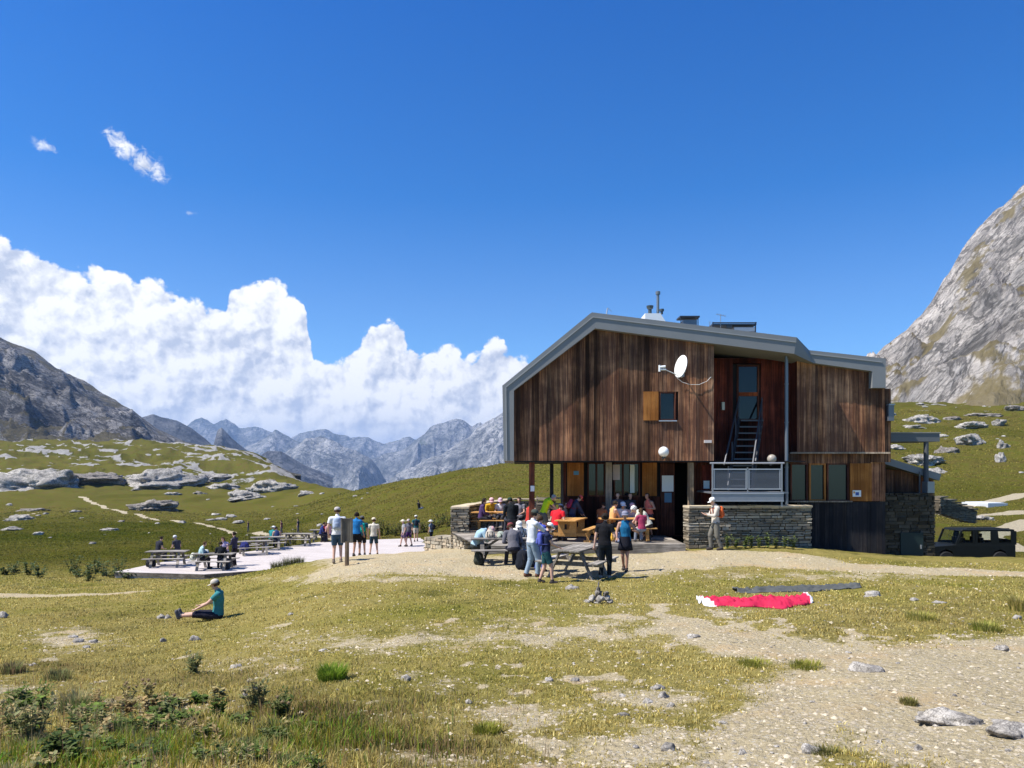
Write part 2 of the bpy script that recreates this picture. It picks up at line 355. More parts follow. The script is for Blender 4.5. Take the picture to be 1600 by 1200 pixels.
def gravel(x, y):
    d = 1e9
    wx = x+0.35*fbm(x*0.9, y*0.9, 3.0, 3)*np.clip(y/12, .5, 1.5); wy = y+0.35*fbm(x*0.9, y*0.9, 9.0, 3)*np.clip(y/12, .5, 1.5)
    for p in PATHS: d = np.minimum(d, seg_d(wx, wy, p))
    g = sm(d, 1.75, 0.5)
    # worn, stony spots in the turf, most of them in the lower right half
    n = 0.7*fbm(x*1.1, y*0.6, 12.5, 4)+0.5*fbm(x*3.2, y*2.2, 1.5, 3)
    u = x/np.maximum(y, 3)
    bias = 0.46-0.24*sm(u, -0.20, 0.15)*(1-sm(y, 10, 15))-0.05*(1-sm(y, 6, 10))
    g = np.maximum(g, 0.8*sm(n, bias, bias+0.3)*(1-sm(y, 13, 18)))
    g = np.maximum(g, worn(x, y))
    return g
FP = [  # far footpaths, thin and pale
 [W(128, 776, .9), W(160, 790, .8), W(215, 803, .7), W(270, 813, .7), W(330, 823, .7), W(400, 832, .8), W(470, 838, .9), W(540, 842, 1.0)],
 [W(1600, 772, 1.1), W(1560, 782, .9), W(1510, 792, .7), W(1465, 803, .7)],
 [W(1600, 801, 1.2), W(1530, 806, .5)],
 [W(1610, 815, 1.0), W(1540, 838, 1.0), W(1590, 860, 1.2)],
 [W(-20, 810, .5), W(20, 810, .4), W(60, 801, .3)],
]
def farpath(x, y):
    d = 1e9
    for p in FP: d = np.minimum(d, seg_d(x+.3*pn(x*.4, y*.4, 3), y, p))
    return sm(d, 1.3, 0.7)
def greenness(x, y):
    u = x/np.maximum(y, 3)
    g = 0.27+0.85*fbm(x*0.16+3, y*0.11, 7.7, 4)*(0.5+0.5*sm(y, 12, 60))+0.35*fbm(x*0.5, y*0.4, 2.7, 3)
    g = g-0.22*sm(y, 8, 5)+0.45*sm(y, 34, 60)*(1-sm(y, 140, 350))
    g = g+0.9*np.exp(-(((x+2.55)/0.95)**2+((y-5.2)/0.75)**2))        # the lush patch low on the left
    g = g+0.6*np.exp(-(((x-U(1500)*75)/6)**2+((y-78)/7)**2))
    g = g-0.45*np.exp(-(((u-U(200))/0.28)**2+((y-9)/4)**2))-0.35*np.exp(-(((u-U(1350))/0.25)**2+((y-13)/5)**2))-.25*sm(fbm(x*.35, y*.25, 14.0, 4), -.05, .45)
    return np.clip(g, 0, 1.3)
def rockiness(x, y):
    u = x/np.maximum(y, 3)
    a = sm(y, 260, 430)*(1-sm(u, -0.22, -0.12)); b = sm(y, 90, 240)*sm(u, 0.42, 0.6)
    n = fbm(x/30, y/14, 3.3, 4)+.5*fbm(x/6, y/4, 1.1, 3)
    return np.clip(a*sm(n, -0.12, 0.35)+b*sm(n, 0.35, 0.75)*.8, 0, 1)

def lushness(x, y): return sm(y, 27, 48)
def deepness(x, y):
    u = x/np.maximum(y, 3); n = fbm(x/26, y/34, 6.6, 4)
    return np.clip(sm(u, -.18, -.38)*sm(y, 36, 50)*(1-sm(y, 110, 190))*(.75+.6*n)+.45*sm(n, .1, .5)+.5*np.exp(-(((x-U(1500)*85)/9)**2+((y-86)/10)**2)), 0, 1)
# ---------------------------------------------------------------- ground sheet
mg, nt, bs = newmat('ground')
geo = N(nt, 'ShaderNodeNewGeometry'); Pv = geo.outputs['Position']
at = lambda n: N(nt, 'ShaderNodeAttribute', attribute_name=n).outputs['Fac']
gr, gn, rk, fp = at('gravel'), at('green'), at('rock'), at('footpath')
nA = NOISE(nt, Pv, 1.1, 6, 0.65).outputs['Fac']; nB = NOISE(nt, Pv, 9, 6, 0.7).outputs['Fac']; nC = NOISE(nt, Pv, 45, 5, 0.7).outputs['Fac']; nD = NOISE(nt, Pv, 0.13, 6, 0.6).outputs['Fac']
dry = MIX(nt, nB, (0.190, 0.152, 0.045), (0.365, 0.305, 0.100))
grn = MIX(nt, nB, (0.110, 0.112, 0.014), (0.215, 0.205, 0.035))
gf = M_(nt, 'ADD', gn, M_(nt, 'MULTIPLY', M_(nt, 'SUBTRACT', nA, 0.5), 1.3)); gf = M_(nt, 'ADD', gf, M_(nt, 'MULTIPLY', M_(nt, 'SUBTRACT', nD, 0.5), 0.9), clamp=True)
turf = MIX(nt, gf, dry, grn)
nE = NOISE(nt, Pv, 0.42, 9, 0.72, 0.5).outputs['Fac']; nF = NOISE(nt, Pv, 3.2, 6, 0.7, 0.3).outputs['Fac']; nE2 = NOISE(nt, Pv, 0.9, 4, 0.6, 0.3).outputs['Fac']
turf = MIX(nt, MAP(nt, nE, 0.46, 0.33, 0.0, 0.75), turf, (0.062, 0.064, 0.016))
turf = MIX(nt, MAP(nt, nE, 0.56, 0.68, 0.0, 0.7), turf, (0.25, 0.20, 0.085))
turf = MIX(nt, MAP(nt, nF, 0.45, 0.30, 0.0, 0.6), turf, (0.075, 0.068, 0.022))
turf = MIX(nt, MAP(nt, nF, 0.60, 0.72, 0.0, 0.6), turf, (0.43, 0.355, 0.165))
lu, dk_ = at('lush'), at('deep')
far_ = MIX(nt, nF, (0.066, 0.074, 0.010), (0.140, 0.136, 0.026)); far_ = MIX(nt, MAP(nt, nE, 0.40, 0.62), far_, (0.115, 0.092, 0.026))
far_ = MIX(nt, dk_, far_, MIX(nt, nF, (0.034, 0.038, 0.004), (0.080, 0.082, 0.012)))
turf = MIX(nt, M_(nt, 'MULTIPLY', at('heath'), .8), turf, MIX(nt, nB, (0.085, 0.062, 0.024), (0.21, 0.155, 0.07)))
turf = MIX(nt, lu, turf, far_)
turf = MIX(nt, MAP(nt, nC, 0.55, 0.30, 0.0, 0.55), turf, (0.055, 0.05, 0.018))
soil = MIX(nt, M_(nt, 'ADD', M_(nt, 'MULTIPLY', nC, .6), M_(nt, 'MULTIPLY', nA, .4)), (0.30, 0.24, 0.135), (0.56, 0.475, 0.305))
vo = N(nt, 'ShaderNodeTexVoronoi', feature='F1'); vo.inputs['Scale'].default_value = 26; vo.inputs['Randomness'].default_value = 1.0; L(nt, Pv, vo.inputs['Vector'])
vo2 = N(nt, 'ShaderNodeTexVoronoi', feature='F1'); vo2.inputs['Scale'].default_value = 11; L(nt, Pv, vo2.inputs['Vector'])
peb = M_(nt, 'MULTIPLY', MAP(nt, vo.outputs['Distance'], 0.46, 0.22), MAP(nt, vo.outputs['Color'], 0.45, 0.55))
pc = MIX(nt, vo.outputs['Color'], (0.20, 0.18, 0.15), (0.60, 0.54, 0.42))
soil = MIX(nt, peb, soil, pc)
soil = MIX(nt, MAP(nt, vo.outputs['Distance'], 0.5, 0.9, 0.0, 0.4), soil, (0.16, 0.13, 0.09))
gv = M_(nt, 'ADD', gr, M_(nt, 'ADD', M_(nt, 'MULTIPLY', M_(nt, 'SUBTRACT', nB, 0.5), 0.9), M_(nt, 'MULTIPLY', M_(nt, 'SUBTRACT', nC, 0.5), 0.5)))
soil = MIX(nt, MAP(nt, nE2, .5, .68, 0.0, .55), soil, (0.46, 0.33, 0.18)); soil = MIX(nt, MAP(nt, nB, .62, .75, 0.0, .6), soil, (0.17, 0.14, 0.10))
base = MIX(nt, MAP(nt, M_(nt, 'ADD', gv, M_(nt, 'MULTIPLY', M_(nt, 'SUBTRACT', nF, 0.5), 1.1)), 0.30, 0.66), turf, soil)
rcol = MIX(nt, NOISE(nt, Pv, 0.6, 7, 0.7).outputs['Fac'], (0.13, 0.125, 0.115), (0.50, 0.48, 0.45))
rv = M_(nt, 'ADD', rk, M_(nt, 'MULTIPLY', M_(nt, 'SUBTRACT', NOISE(nt, Pv, 0.28, 7, 0.7).outputs['Fac'], 0.5), 1.6))
base = MIX(nt, MAP(nt, rv, 0.52, 0.66), base, rcol)
fpv = M_(nt, 'ADD', fp, M_(nt, 'MULTIPLY', M_(nt, 'SUBTRACT', NOISE(nt, Pv, 1.0, 4, 0.6).outputs['Fac'], 0.5), 0.8))
base = MIX(nt, MAP(nt, fpv, 0.4, 0.6), base, (0.42, 0.36, 0.25))
L(nt, base, bs.inputs['Base Color']); bs.inputs['Roughness'].default_value = 1.0; bs.inputs['Specular IOR Level'].default_value = 0.0
hb = M_(nt, 'ADD', M_(nt, 'MULTIPLY', nB, 1.2), M_(nt, 'ADD', M_(nt, 'MULTIPLY', nC, 0.5), M_(nt, 'MULTIPLY', MAP(nt, vo2.outputs['Distance'], 0.5, 0.1), 0.25)))
bp = N(nt, 'ShaderNodeBump'); bp.inputs['Strength'].default_value = 0.9; bp.inputs['Distance'].default_value = 0.05; L(nt, hb, bp.inputs['Height'])
bp2 = N(nt, 'ShaderNodeBump'); bp2.inputs['Strength'].default_value = 0.8; bp2.inputs['Distance'].default_value = 2.0
L(nt, M_(nt, 'MULTIPLY', NOISE(nt, Pv, 0.35, 8, 0.72).outputs['Fac'], M_(nt, 'ADD', rk, 0.12)), bp2.inputs['Height']); 
bp3 = N(nt, 'ShaderNodeBump'); bp3.inputs['Strength'].default_value = 0.8; bp3.inputs['Distance'].default_value = 0.5; L(nt, M_(nt, 'MULTIPLY', M_(nt, 'ADD', nE, M_(nt, 'MULTIPLY', nF, 0.45)), lu), bp3.inputs['Height']); L(nt, bp2.outputs[0], bp3.inputs['Normal'])
L(nt, bp3.outputs[0], bp.inputs['Normal']); L(nt, bp.outputs[0], bs.inputs['Normal'])
def grid_faces(nr, nc):
    i = np.arange(nr*nc).reshape(nr, nc)
    return np.stack([i[:-1, :-1], i[:-1, 1:], i[1:, 1:], i[1:, :-1]], -1).reshape(-1, 4)
yy = np.concatenate([np.linspace(-6, 1.9, 14), np.exp(np.linspace(math.log(2.0), math.log(800), 620))])
uu = np.linspace(-1.15, 1.15, 640)
gu, gy = np.meshgrid(uu, yy); gx = gu*(np.maximum(gy, 0)+4.0) if False else gu*(gy+8.0)
gz = H(gx, gy)
ground = mesh_obj('ground', np.stack([gx, gy, gz], -1).reshape(-1, 3), grid_faces(*gx.shape), mg, smooth=True,
    attrs=dict(gravel=gravel(gx, gy), green=greenness(gx, gy), rock=rockiness(gx, gy), footpath=farpath(gx, gy), lush=lushness(gx, gy), heath=heath(gx, gy), deep=deepness(gx, gy)))
tag(ground, kind='structure')

# ---------------------------------------------------------------- mountains
def rockmat(name, dark, light, grass, grass_amt, sc, tilt=0.0, stretch=1.0, bumpd=10.0, bstr=0.8):
    m, nt, bs = newmat(name)
    geo = N(nt, 'ShaderNodeNewGeometry'); mp = N(nt, 'ShaderNodeMapping'); mp.vector_type = 'TEXTURE'
    mp.inputs['Rotation'].default_value = (0, tilt, 0); mp.inputs['Scale'].default_value = (stretch, stretch, 1)
    L(nt, geo.outputs['Position'], mp.inputs[0]); v = mp.outputs[0]
    a = NOISE(nt, v, 1/sc, 9, 0.68, 0.4).outputs['Fac']; b = NOISE(nt, v, 4/sc, 9, 0.72, 0.2).outputs['Fac']; c = NOISE(nt, geo.outputs['Position'], 0.8/sc, 8, 0.65).outputs['Fac']
    f = MAP(nt, M_(nt, 'ADD', M_(nt, 'MULTIPLY', a, 0.55), M_(nt, 'MULTIPLY', b, 0.45)), 0.36, 0.64)
    col = MIX(nt, f, dark, light)
    for fs_, wd_, am_ in ((1.6, .026, .8), (5.0, .032, .7), (14.0, .04, .5)):
        e_ = NOISE(nt, v, fs_/sc, 7, 0.62, 0.6).outputs['Fac']
        col = MIX(nt, MAP(nt, M_(nt, 'ABSOLUTE', M_(nt, 'SUBTRACT', e_, 0.5)), wd_, wd_*.2, 0.0, am_), col, tuple(q*.55 for q in dark))
    sn = N(nt, 'ShaderNodeSeparateXYZ'); L(nt, geo.outputs['Normal'], sn.inputs[0])
    at = N(nt, 'ShaderNodeAttribute', attribute_name='green').outputs['Fac']
    gfac = M_(nt, 'ADD', M_(nt, 'ADD', M_(nt, 'MULTIPLY', sn.outputs[2], 0.5), M_(nt, 'MULTIPLY', c, 0.8)), M_(nt, 'ADD', at, grass_amt-1.0))
    gfac = MAP(nt, gfac, 0.35, 0.47, 0.0, 0.9)
    col = MIX(nt, gfac, col, MIX(nt, b, tuple(g*.7 for g in grass), tuple(g*1.3 for g in grass)))
    L(nt, col, bs.inputs['Base Color']); bs.inputs['Roughness'].default_value = 0.95; bs.inputs['Specular IOR Level'].default_value = 0.1
    bp = N(nt, 'ShaderNodeBump'); bp.inputs['Strength'].default_value = bstr; bp.inputs['Distance'].default_value = bumpd
    L(nt, M_(nt, 'ADD', a, M_(nt, 'MULTIPLY', b, 0.6)), bp.inputs['Height']); L(nt, bp.outputs[0], bs.inputs['Normal'])
    return m
def mountain(name, crest, yc, yf, footz, amp, lam, mat, prof=1.2, nu=420, ns=260, seed=0.0, crag=0.012, green=None, shear=0.0, yl=1.0):
    px = np.linspace(crest[0][0], crest[-1][0], nu); row = np.interp(px, [c[0] for c in crest], [c[1] for c in crest])
    s = np.linspace(0, 1.3, ns); PX, SS = np.meshgrid(px, s)
    ROW = np.interp(PX, px, row); Yc = np.interp(PX, [crest[0][0], crest[-1][0]], yc)
    YY = yf+(Yc-yf)*SS; XX = U(PX)*YY
    zc = (HR-ROW)/F*Yc; zf = footz
    up = np.clip(SS, 0, 1)**prof; zz = zf+(zc-zf)*up-np.clip(SS-1, 0, 1)*(np.abs(zc-zf))*1.2
    env = np.clip(SS*3, 0, 1)*(1-0.92*np.exp(-((SS-1)/0.24)**2))
    rx = XX+shear*zz
    rg = ridged(rx/lam, YY/(lam*yl), seed, 6)
    zz = zz+env*amp*np.clip((zc-zf)/(2.4*amp), .08, 1)*(rg-1.45)
    zz = zz+(zc-zf)*crag*fbm(XX/(lam*.35), YY/(lam*.5), seed+4, 6, .5)*np.clip(SS*4, 0, 1)
    gg = green(PX, SS) if green else np.zeros_like(PX)
    o = mesh_obj(name, np.stack([XX, YY, zz], -1).reshape(-1, 3), grid_faces(*XX.shape), mat, smooth=False, attrs=dict(green=gg))
    return tag(o, kind='structure')
m_right = rockmat('pale_limestone', (0.16, 0.148, 0.135), (0.52, 0.475, 0.43), (0.15, 0.12, 0.055), 0.49, 26, tilt=R(-48), stretch=5.0, bumpd=7, bstr=1.0)
mountain('mountain', [(1150,735),(1230,690),(1300,615),(1340,575),(1366,556),(1400,528),(1440,490),(1465,455),(1482,425),(1500,392),(1520,366),(1560,326),(1600,290),(1680,215),(1800,130),(2000,70),(2300,60)],
   (760, 760), 235, 12, 34, 64, m_right, prof=1.0, nu=560, ns=360, seed=2.0, crag=0.028, shear=-0.8,
   green=lambda px, s: 0.25*sm(s, .35, .0)+0.25*np.exp(-((px-1330-s*300)/36)**2)*sm(s, .2, .4)+0.2*pn(px/60, s*5, 1))
m_left = rockmat('dark_schist', (0.05, 0.05, 0.055), (0.42, 0.40, 0.385), (0.10, 0.085, 0.045), 0.42, 34, tilt=R(24), stretch=3.2, bumpd=22, bstr=1.0)
mountain('mountain', [(-900,390),(-500,400),(-250,440),(-80,490),(0,522),(25,532),(55,545),(90,572),(130,590),(175,620),(210,640),(245,668),(290,690),(340,702),(400,712),(470,745)],
   (1250, 1500), 600, -4, 75, 170, m_left, prof=1.1, nu=680, ns=400, seed=5.0, crag=0.012, shear=0.7,
   green=lambda px, s: 0.35*sm(s, .55, .1)+0.15*sm(px, -200, 100)*sm(s, .5, .9))
m_dark = rockmat('dark_ridge', (0.045, 0.05, 0.06), (0.20, 0.20, 0.205), (0.09, 0.09, 0.045), 0.3, 220, tilt=R(30), stretch=2.0, bumpd=50)
mountain('mountain', [(150,690),(200,660),(240,646),(252,650),(275,655),(300,668),(320,685),(333,697),(340,672),(346,668),(360,682),(385,702),(405,712),(418,704),(440,706),(462,718),(480,728),(520,745)],
   (2900, 3000), 2100, -120, 50, 300, m_dark, prof=1.0, nu=340, ns=160, seed=9.0, crag=0.015, yl=2)
m_pale = rockmat('far_limestone', (0.12, 0.125, 0.12), (0.58, 0.56, 0.53), (0.10, 0.11, 0.05), 0.38, 420, stretch=1.0, bumpd=130, bstr=0.9)
mountain('mountain', [(330,735),(420,712),(460,695),(480,686),(500,680),(515,682),(530,690),(555,700),(575,712),(590,730),(602,748),(640,800)],
   (5600, 5600), 3400, -750, 330, 520, m_pale, prof=1.0, nu=380, ns=220, seed=12.0, crag=0.025, yl=2.5)
mountain('mountain', [(560,790),(598,752),(620,735),(650,722),(690,705),(715,690),(735,676),(750,664),(765,655),(785,645),(800,641),(840,625),(900,640),(1100,700)],
   (5000, 5600), 3300, -700, 300, 480, m_pale, prof=0.95, nu=420, ns=220, seed=15.0, crag=0.022, yl=2.5)
m_blue = rockmat('far_ridge', (0.09, 0.10, 0.10), (0.42, 0.41, 0.40), (0.07, 0.085, 0.04), 0.55, 600, bumpd=160)
mountain('mountain', [(520,735),(560,716),(600,704),(630,696),(655,678),(672,668),(685,660),(700,654),(712,650),(728,652),(738,662),(750,662),(790,690),(860,720)],
   (6700, 6700), 5000, -700, 420, 800, m_blue, prof=1.0, nu=300, ns=150, seed=18.0, crag=0.03, yl=2)
mountain('mountain', [(280,740),(340,712),(380,700),(410,685),(430,674),(450,680),(470,688),(520,704),(580,722),(640,740)],
   (6900, 6900), 5400, -500, 300, 700, m_blue, prof=1.0, nu=260, ns=120, seed=21.0, crag=0.03, yl=2)
mountain('mountain', [(180,690),(240,652),(262,650),(290,664),(315,656),(335,662),(353,652),(372,663),(400,664),(430,673),(455,680),(480,674),(508,667),(530,677),(560,684),(600,690),(640,684),(670,690),(760,700)],
   (8800, 8800), 7400, -800, 500, 1100, m_blue, prof=1.0, nu=380, ns=140, seed=24.0, crag=0.045, yl=2)
# valley floor under the far ranges, out to the horizon
vy = np.exp(np.linspace(math.log(700), math.log(40000), 60)); vu = np.linspace(-2.2, 2.2, 60)
vU, vY = np.meshgrid(vu, vy)
vz = -140-600*sm(vY, 700, 4500)+60*fbm(vU*6, vY/900, 2.0, 3)
tag(mesh_obj('valley', np.stack([vU*vY, vY, vz], -1).reshape(-1, 3), grid_faces(*vU.shape), m_blue, smooth=True, attrs=dict(green=np.ones(vU.size)*.4)), kind='structure')

# ---------------------------------------------------------------- haze
mh = bpy.data.materials.new('haze'); mh.use_nodes = True; nt = mh.node_tree; nt.nodes.clear()
pv = N(nt, 'ShaderNodeVolumePrincipled'); pv.inputs['Color'].default_value = (0.42, 0.63, 1.0, 1); pv.inputs['Density'].default_value = 7.2e-5; pv.inputs['Anisotropy'].default_value = 0.2
out = N(nt, 'ShaderNodeOutputMaterial'); L(nt, pv.outputs[0], out.inputs['Volume'])
hz = MB(); hz.box(-30000, 30000, -400, 41000, -1200, 720)
tag(hz.build('haze', mh), kind='stuff')
# ---------------------------------------------------------------- hut materials
def woodmat(name, dark, light, streak=1.0, rough=0.85, axis='Z', spec=0.15, mean=0.0):
    m, nt, bs = newmat(name)
    tc = N(nt, 'ShaderNodeTexCoord'); mp = N(nt, 'ShaderNodeMapping')
    sc = {'Z': (14, 14, 0.35), 'X': (0.8, 14, 14), 'Y': (14, 0.8, 14)}[axis]
    mp.inputs['Scale'].default_value = sc; L(nt, tc.outputs['Object'], mp.inputs[0])
    a = NOISE(nt, mp.outputs[0], 1.6, 6, 0.7, 0.3).outputs['Fac']; b = NOISE(nt, tc.outputs['Object'], 0.9, 5, 0.62).outputs['Fac']
    f = MAP(nt, M_(nt, 'ADD', M_(nt, 'MULTIPLY', a, 0.8*streak), M_(nt, 'MULTIPLY', b, 0.6)), 0.44*streak+0.18-mean, 0.96*streak-mean)
    at_ = N(nt, 'ShaderNodeAttribute', attribute_name='tone')
    c = MIX(nt, 1.0, MIX(nt, f, dark, light), at_.outputs['Color'], 'MULTIPLY')
    L(nt, c, bs.inputs['Base Color']); bs.inputs['Roughness'].default_value = rough; bs.inputs['Specular IOR Level'].default_value = spec
    bp = N(nt, 'ShaderNodeBump'); bp.inputs['Strength'].default_value = 0.5; bp.inputs['Distance'].default_value = 0.01
    L(nt, a, bp.inputs['Height']); L(nt, bp.outputs[0], bs.inputs['Normal'])
    return m
m_wood = woodmat('weathered_cladding', (0.125, 0.058, 0.036), (0.62, 0.32, 0.165))
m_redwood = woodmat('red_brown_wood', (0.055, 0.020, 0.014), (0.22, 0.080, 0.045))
m_orange = woodmat('orange_wood', (0.24, 0.085, 0.018), (0.46, 0.19, 0.05), 0.8)
m_table = woodmat('orange_table_wood', (0.40, 0.20, 0.06), (0.62, 0.36, 0.13), 0.8, axis='X')
m_grey = woodmat('grey_weathered_wood', (0.15, 0.135, 0.115), (0.46, 0.42, 0.37), 0.8, axis='X')
m_greyz = woodmat('grey_post_wood', (0.13, 0.11, 0.09), (0.36, 0.31, 0.25), 0.8)
m_shadewood = woodmat('shade_toned_wood', (0.018, 0.017, 0.020), (0.060, 0.052, 0.048))  # near-black: shade under the overhang is put into the wood colour
m_zinc = simple('zinc_sheet', (0.20, 0.205, 0.205), 0.65, 0.0, 0.14, 1.2, bump=0.05, spec=0.5)
m_galv = simple('galvanised_steel', (0.30, 0.31, 0.33), 0.45, 0.5, 0.1, 6, spec=0.5)
m_dkmet = simple('dark_metal', (0.05, 0.052, 0.058), 0.5, 0.2, 0.2, 6, spec=0.4)
m_white = simple('white_paint', (0.78, 0.78, 0.76), 0.5, 0, 0.05, 5, spec=0.4)
m_stone = simple('dry_stone', (0.33, 0.285, 0.215), 0.95, 0, 0.45, 5.0, bump=0.6, spec=0.1)
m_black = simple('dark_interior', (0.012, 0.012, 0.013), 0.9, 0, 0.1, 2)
m_globe = simple('frosted_globe', (0.82, 0.80, 0.76), 0.25, 0, 0.02, 2, spec=0.5)
mgl, nt, bs = newmat('window_glass')
bs.inputs['Base Color'].default_value = (0.008, 0.010, 0.013, 1); bs.inputs['Roughness'].default_value = 0.04; bs.inputs['Specular IOR Level'].default_value = 0.45
YF, YW, YR, YG, YC = 26.6, 26.9, 27.7, 28.5, 28.3     # fascia, wall, right wall, ground floor wall, recess wall
def xz(px, row, y): return (U(px)*y, (HR-row)/F*y)
hut = empty('mountain_hut', (5.0, 27.0, -2.6), 0, 'large brown timber mountain hut with grey metal folded roof on a shaded ground floor', 'hut')
bpy.context.view_layer.update()
HM = Matrix.Translation((-5.0, -27.0, 2.6))
def hb_(mb, name, mat, parent=None, **k):
    o = mb.build(name, mat, hut if parent is None else parent, **k)
    if parent is None: o.matrix_parent_inverse = HM
    return o
# roof shell: front ring, extruded to the back
def polyxz(pp, y): return [xz(px, r, y) for px, r in pp]
mb = MB()
A_, B_, C_, D_ = polyxz([(787,720),(785,603),(925,488),(1245,527)], YF)
a_, b_, c_, d_ = polyxz([(803,720),(803,610),(930,513),(1241,553)], YF)
def quadprism(mb, q, y0, y1, col=(1, 1, 1)): mb.prism(q, y0, y1, col)
YB = 36.0
quadprism(mb, [A_, a_, b_, B_], YF, YB); quadprism(mb, [B_, b_, c_, C_], YF, YB); quadprism(mb, [C_, c_, d_, D_], YF, YB)
YF2 = 27.4
E_, F_ = polyxz([(1264,547),(1384,560)], YF2); e_, f_ = polyxz([(1270,567),(1363,580)], YF2); G_, g_ = polyxz([(1384,606),(1363,606)], YF2)
quadprism(mb, [E_, F_, f_, e_][::-1], YF2, YB); quadprism(mb, [F_, G_, g_, f_][::-1], YF2, YB)
v = [(D_[0],YF,D_[1]),(E_[0],YF2,E_[1]),(e_[0],YF2,e_[1]),(d_[0],YF,d_[1]),(D_[0],YB,D_[1]),(E_[0],YB,E_[1]),(e_[0],YB,e_[1]),(d_[0],YB,d_[1])]
mb.add(v, [(0,3,2,1),(4,5,6,7),(0,1,5,4),(3,7,6,2),(1,2,6,5)])
roof = hb_(mb, 'roof', m_zinc)
# flashing strips on the fascia, set proud
mb = MB()
def strip(p, q, y, wd=0.028, yy=0.03): mb.beam((p[0], y, p[1]), (q[0], y, q[1]), yy*2, wd, (1.5, 1.5, 1.5))
def lerp(p, q, t): return (p[0]+(q[0]-p[0])*t, p[1]+(q[1]-p[1])*t)
t = 0.30
strip(lerp(A_, a_, t), lerp(B_, b_, t), YF); strip(lerp(B_, b_, t), lerp(C_, c_, t), YF); strip(lerp(C_, c_, t), lerp(D_, d_, t), YF)
strip(lerp(E_, e_, t), lerp(F_, f_, t), YF2)
hb_(mb, 'flashing', m_zinc, roof).matrix_parent_inverse = Matrix()
mb = MB()
for k in range(34):                                   # standing seams on the steep left slope and the long right slope
    y = YF+0.3+k*0.27
    mb.beam((B_[0], y, B_[1]+.015), (C_[0], y, C_[1]+.015), 0.03, 0.05); mb.beam((C_[0], y, C_[1]+.015), (D_[0], y, D_[1]+.015), 0.03, 0.05)
o = hb_(mb, 'seam', m_zinc, roof); o['kind'] = 'stuff'
def sub(o): o.matrix_parent_inverse = Matrix(); return o
# cladding: separate upright boards
def roofz(x):
    pts = [a_, b_, c_, d_]
    return float(np.interp(x, [b_[0], c_[0], d_[0]], [b_[1], c_[1], d_[1]]))+0.08
TONES = lambda r, x, y0: r
def clad(mb, x0, x1, zb, zt, y, dep=0.03, wmin=0.09, wmax=0.17, tint=(1, 1, 1), seed=1, holes=()):
    rr = random.Random(seed); x = x0
    while x < x1-1e-3:
        w_ = min(rr.uniform(wmin, wmax), x1-x)
        if x1-(x+w_) < 0.05: w_ = x1-x
        xm = x+w_/2; top = min(zt(x), zt(x+w_)) if callable(zt) else zt
        px = 800+xm/y*F
        base = 0.72+0.42*math.sin(xm*3.1+seed)*0.5+rr.uniform(-0.30, 0.42)
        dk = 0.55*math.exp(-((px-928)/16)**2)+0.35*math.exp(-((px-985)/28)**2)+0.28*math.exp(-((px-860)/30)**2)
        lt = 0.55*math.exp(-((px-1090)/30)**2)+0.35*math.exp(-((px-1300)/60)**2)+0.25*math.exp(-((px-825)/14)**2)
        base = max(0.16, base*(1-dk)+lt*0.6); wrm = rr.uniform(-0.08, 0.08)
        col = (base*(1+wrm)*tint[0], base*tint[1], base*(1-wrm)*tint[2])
        dy = rr.uniform(0, 0.016)
        segs = [(zb, top)]
        for hx0, hx1, hz0, hz1 in holes:
            if x+w_ > hx0+.001 and x < hx1-.001:
                segs = [s_ for a, b in segs for s_ in (((a, hz0), (hz1, b)) if hz0 < b and hz1 > a else ((a, b),)) if s_[1]-s_[0] > 0.02]
        for a, b in segs: mb.box(x+.003, x+w_-.003, y-dep-dy, y+.02, a, b, col)
        x += w_
mb = MB()
xw0, xw1 = xz(803, 0, YW)[0], xz(1115, 0, YW)[0]; zb_ = xz(0, 720, YW)[1]
wh = (*[xz(p, 0, YW)[0] for p in (1030, 1056)], xz(0, 657, YW)[1], xz(0, 612, YW)[1])
clad(mb, xw0-.02, xw1, zb_, roofz, YW, seed=3, holes=[wh])
upper = hb_(mb, 'timber_cladding', m_wood)
mb = MB()                                             # closed volume behind the boards
def shell(mb, x0, x1, y0, y1, z0, ztop):
    xs = [x0]+[q for q in (c_[0],) if x0 < q < x1]+[x1]; n = len(xs)
    poly = [(x0, z0), (x1, z0)]+[(x, ztop(x)) for x in xs[::-1]]
    mb.prism(poly, y0, y1)
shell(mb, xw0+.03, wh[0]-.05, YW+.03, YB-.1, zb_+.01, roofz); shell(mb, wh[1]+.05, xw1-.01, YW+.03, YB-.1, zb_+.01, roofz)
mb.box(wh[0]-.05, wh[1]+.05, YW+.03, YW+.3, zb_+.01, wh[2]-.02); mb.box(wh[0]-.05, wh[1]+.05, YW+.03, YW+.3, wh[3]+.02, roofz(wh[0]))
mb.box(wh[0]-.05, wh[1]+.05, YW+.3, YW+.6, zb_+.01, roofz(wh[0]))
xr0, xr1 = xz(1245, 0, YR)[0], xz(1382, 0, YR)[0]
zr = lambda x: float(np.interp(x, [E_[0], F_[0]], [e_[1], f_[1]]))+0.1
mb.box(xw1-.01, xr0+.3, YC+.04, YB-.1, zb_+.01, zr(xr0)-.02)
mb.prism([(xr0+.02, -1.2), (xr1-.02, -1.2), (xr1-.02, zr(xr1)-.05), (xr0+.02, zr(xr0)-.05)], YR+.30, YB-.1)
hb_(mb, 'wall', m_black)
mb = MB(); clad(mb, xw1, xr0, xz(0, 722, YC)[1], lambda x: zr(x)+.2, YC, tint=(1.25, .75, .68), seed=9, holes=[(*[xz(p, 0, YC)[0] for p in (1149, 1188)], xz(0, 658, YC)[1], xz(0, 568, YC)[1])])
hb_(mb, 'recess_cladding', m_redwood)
mb = MB(); clad(mb, xr0, xr1, xz(0, 707, YR)[1], zr, YR, seed=14)
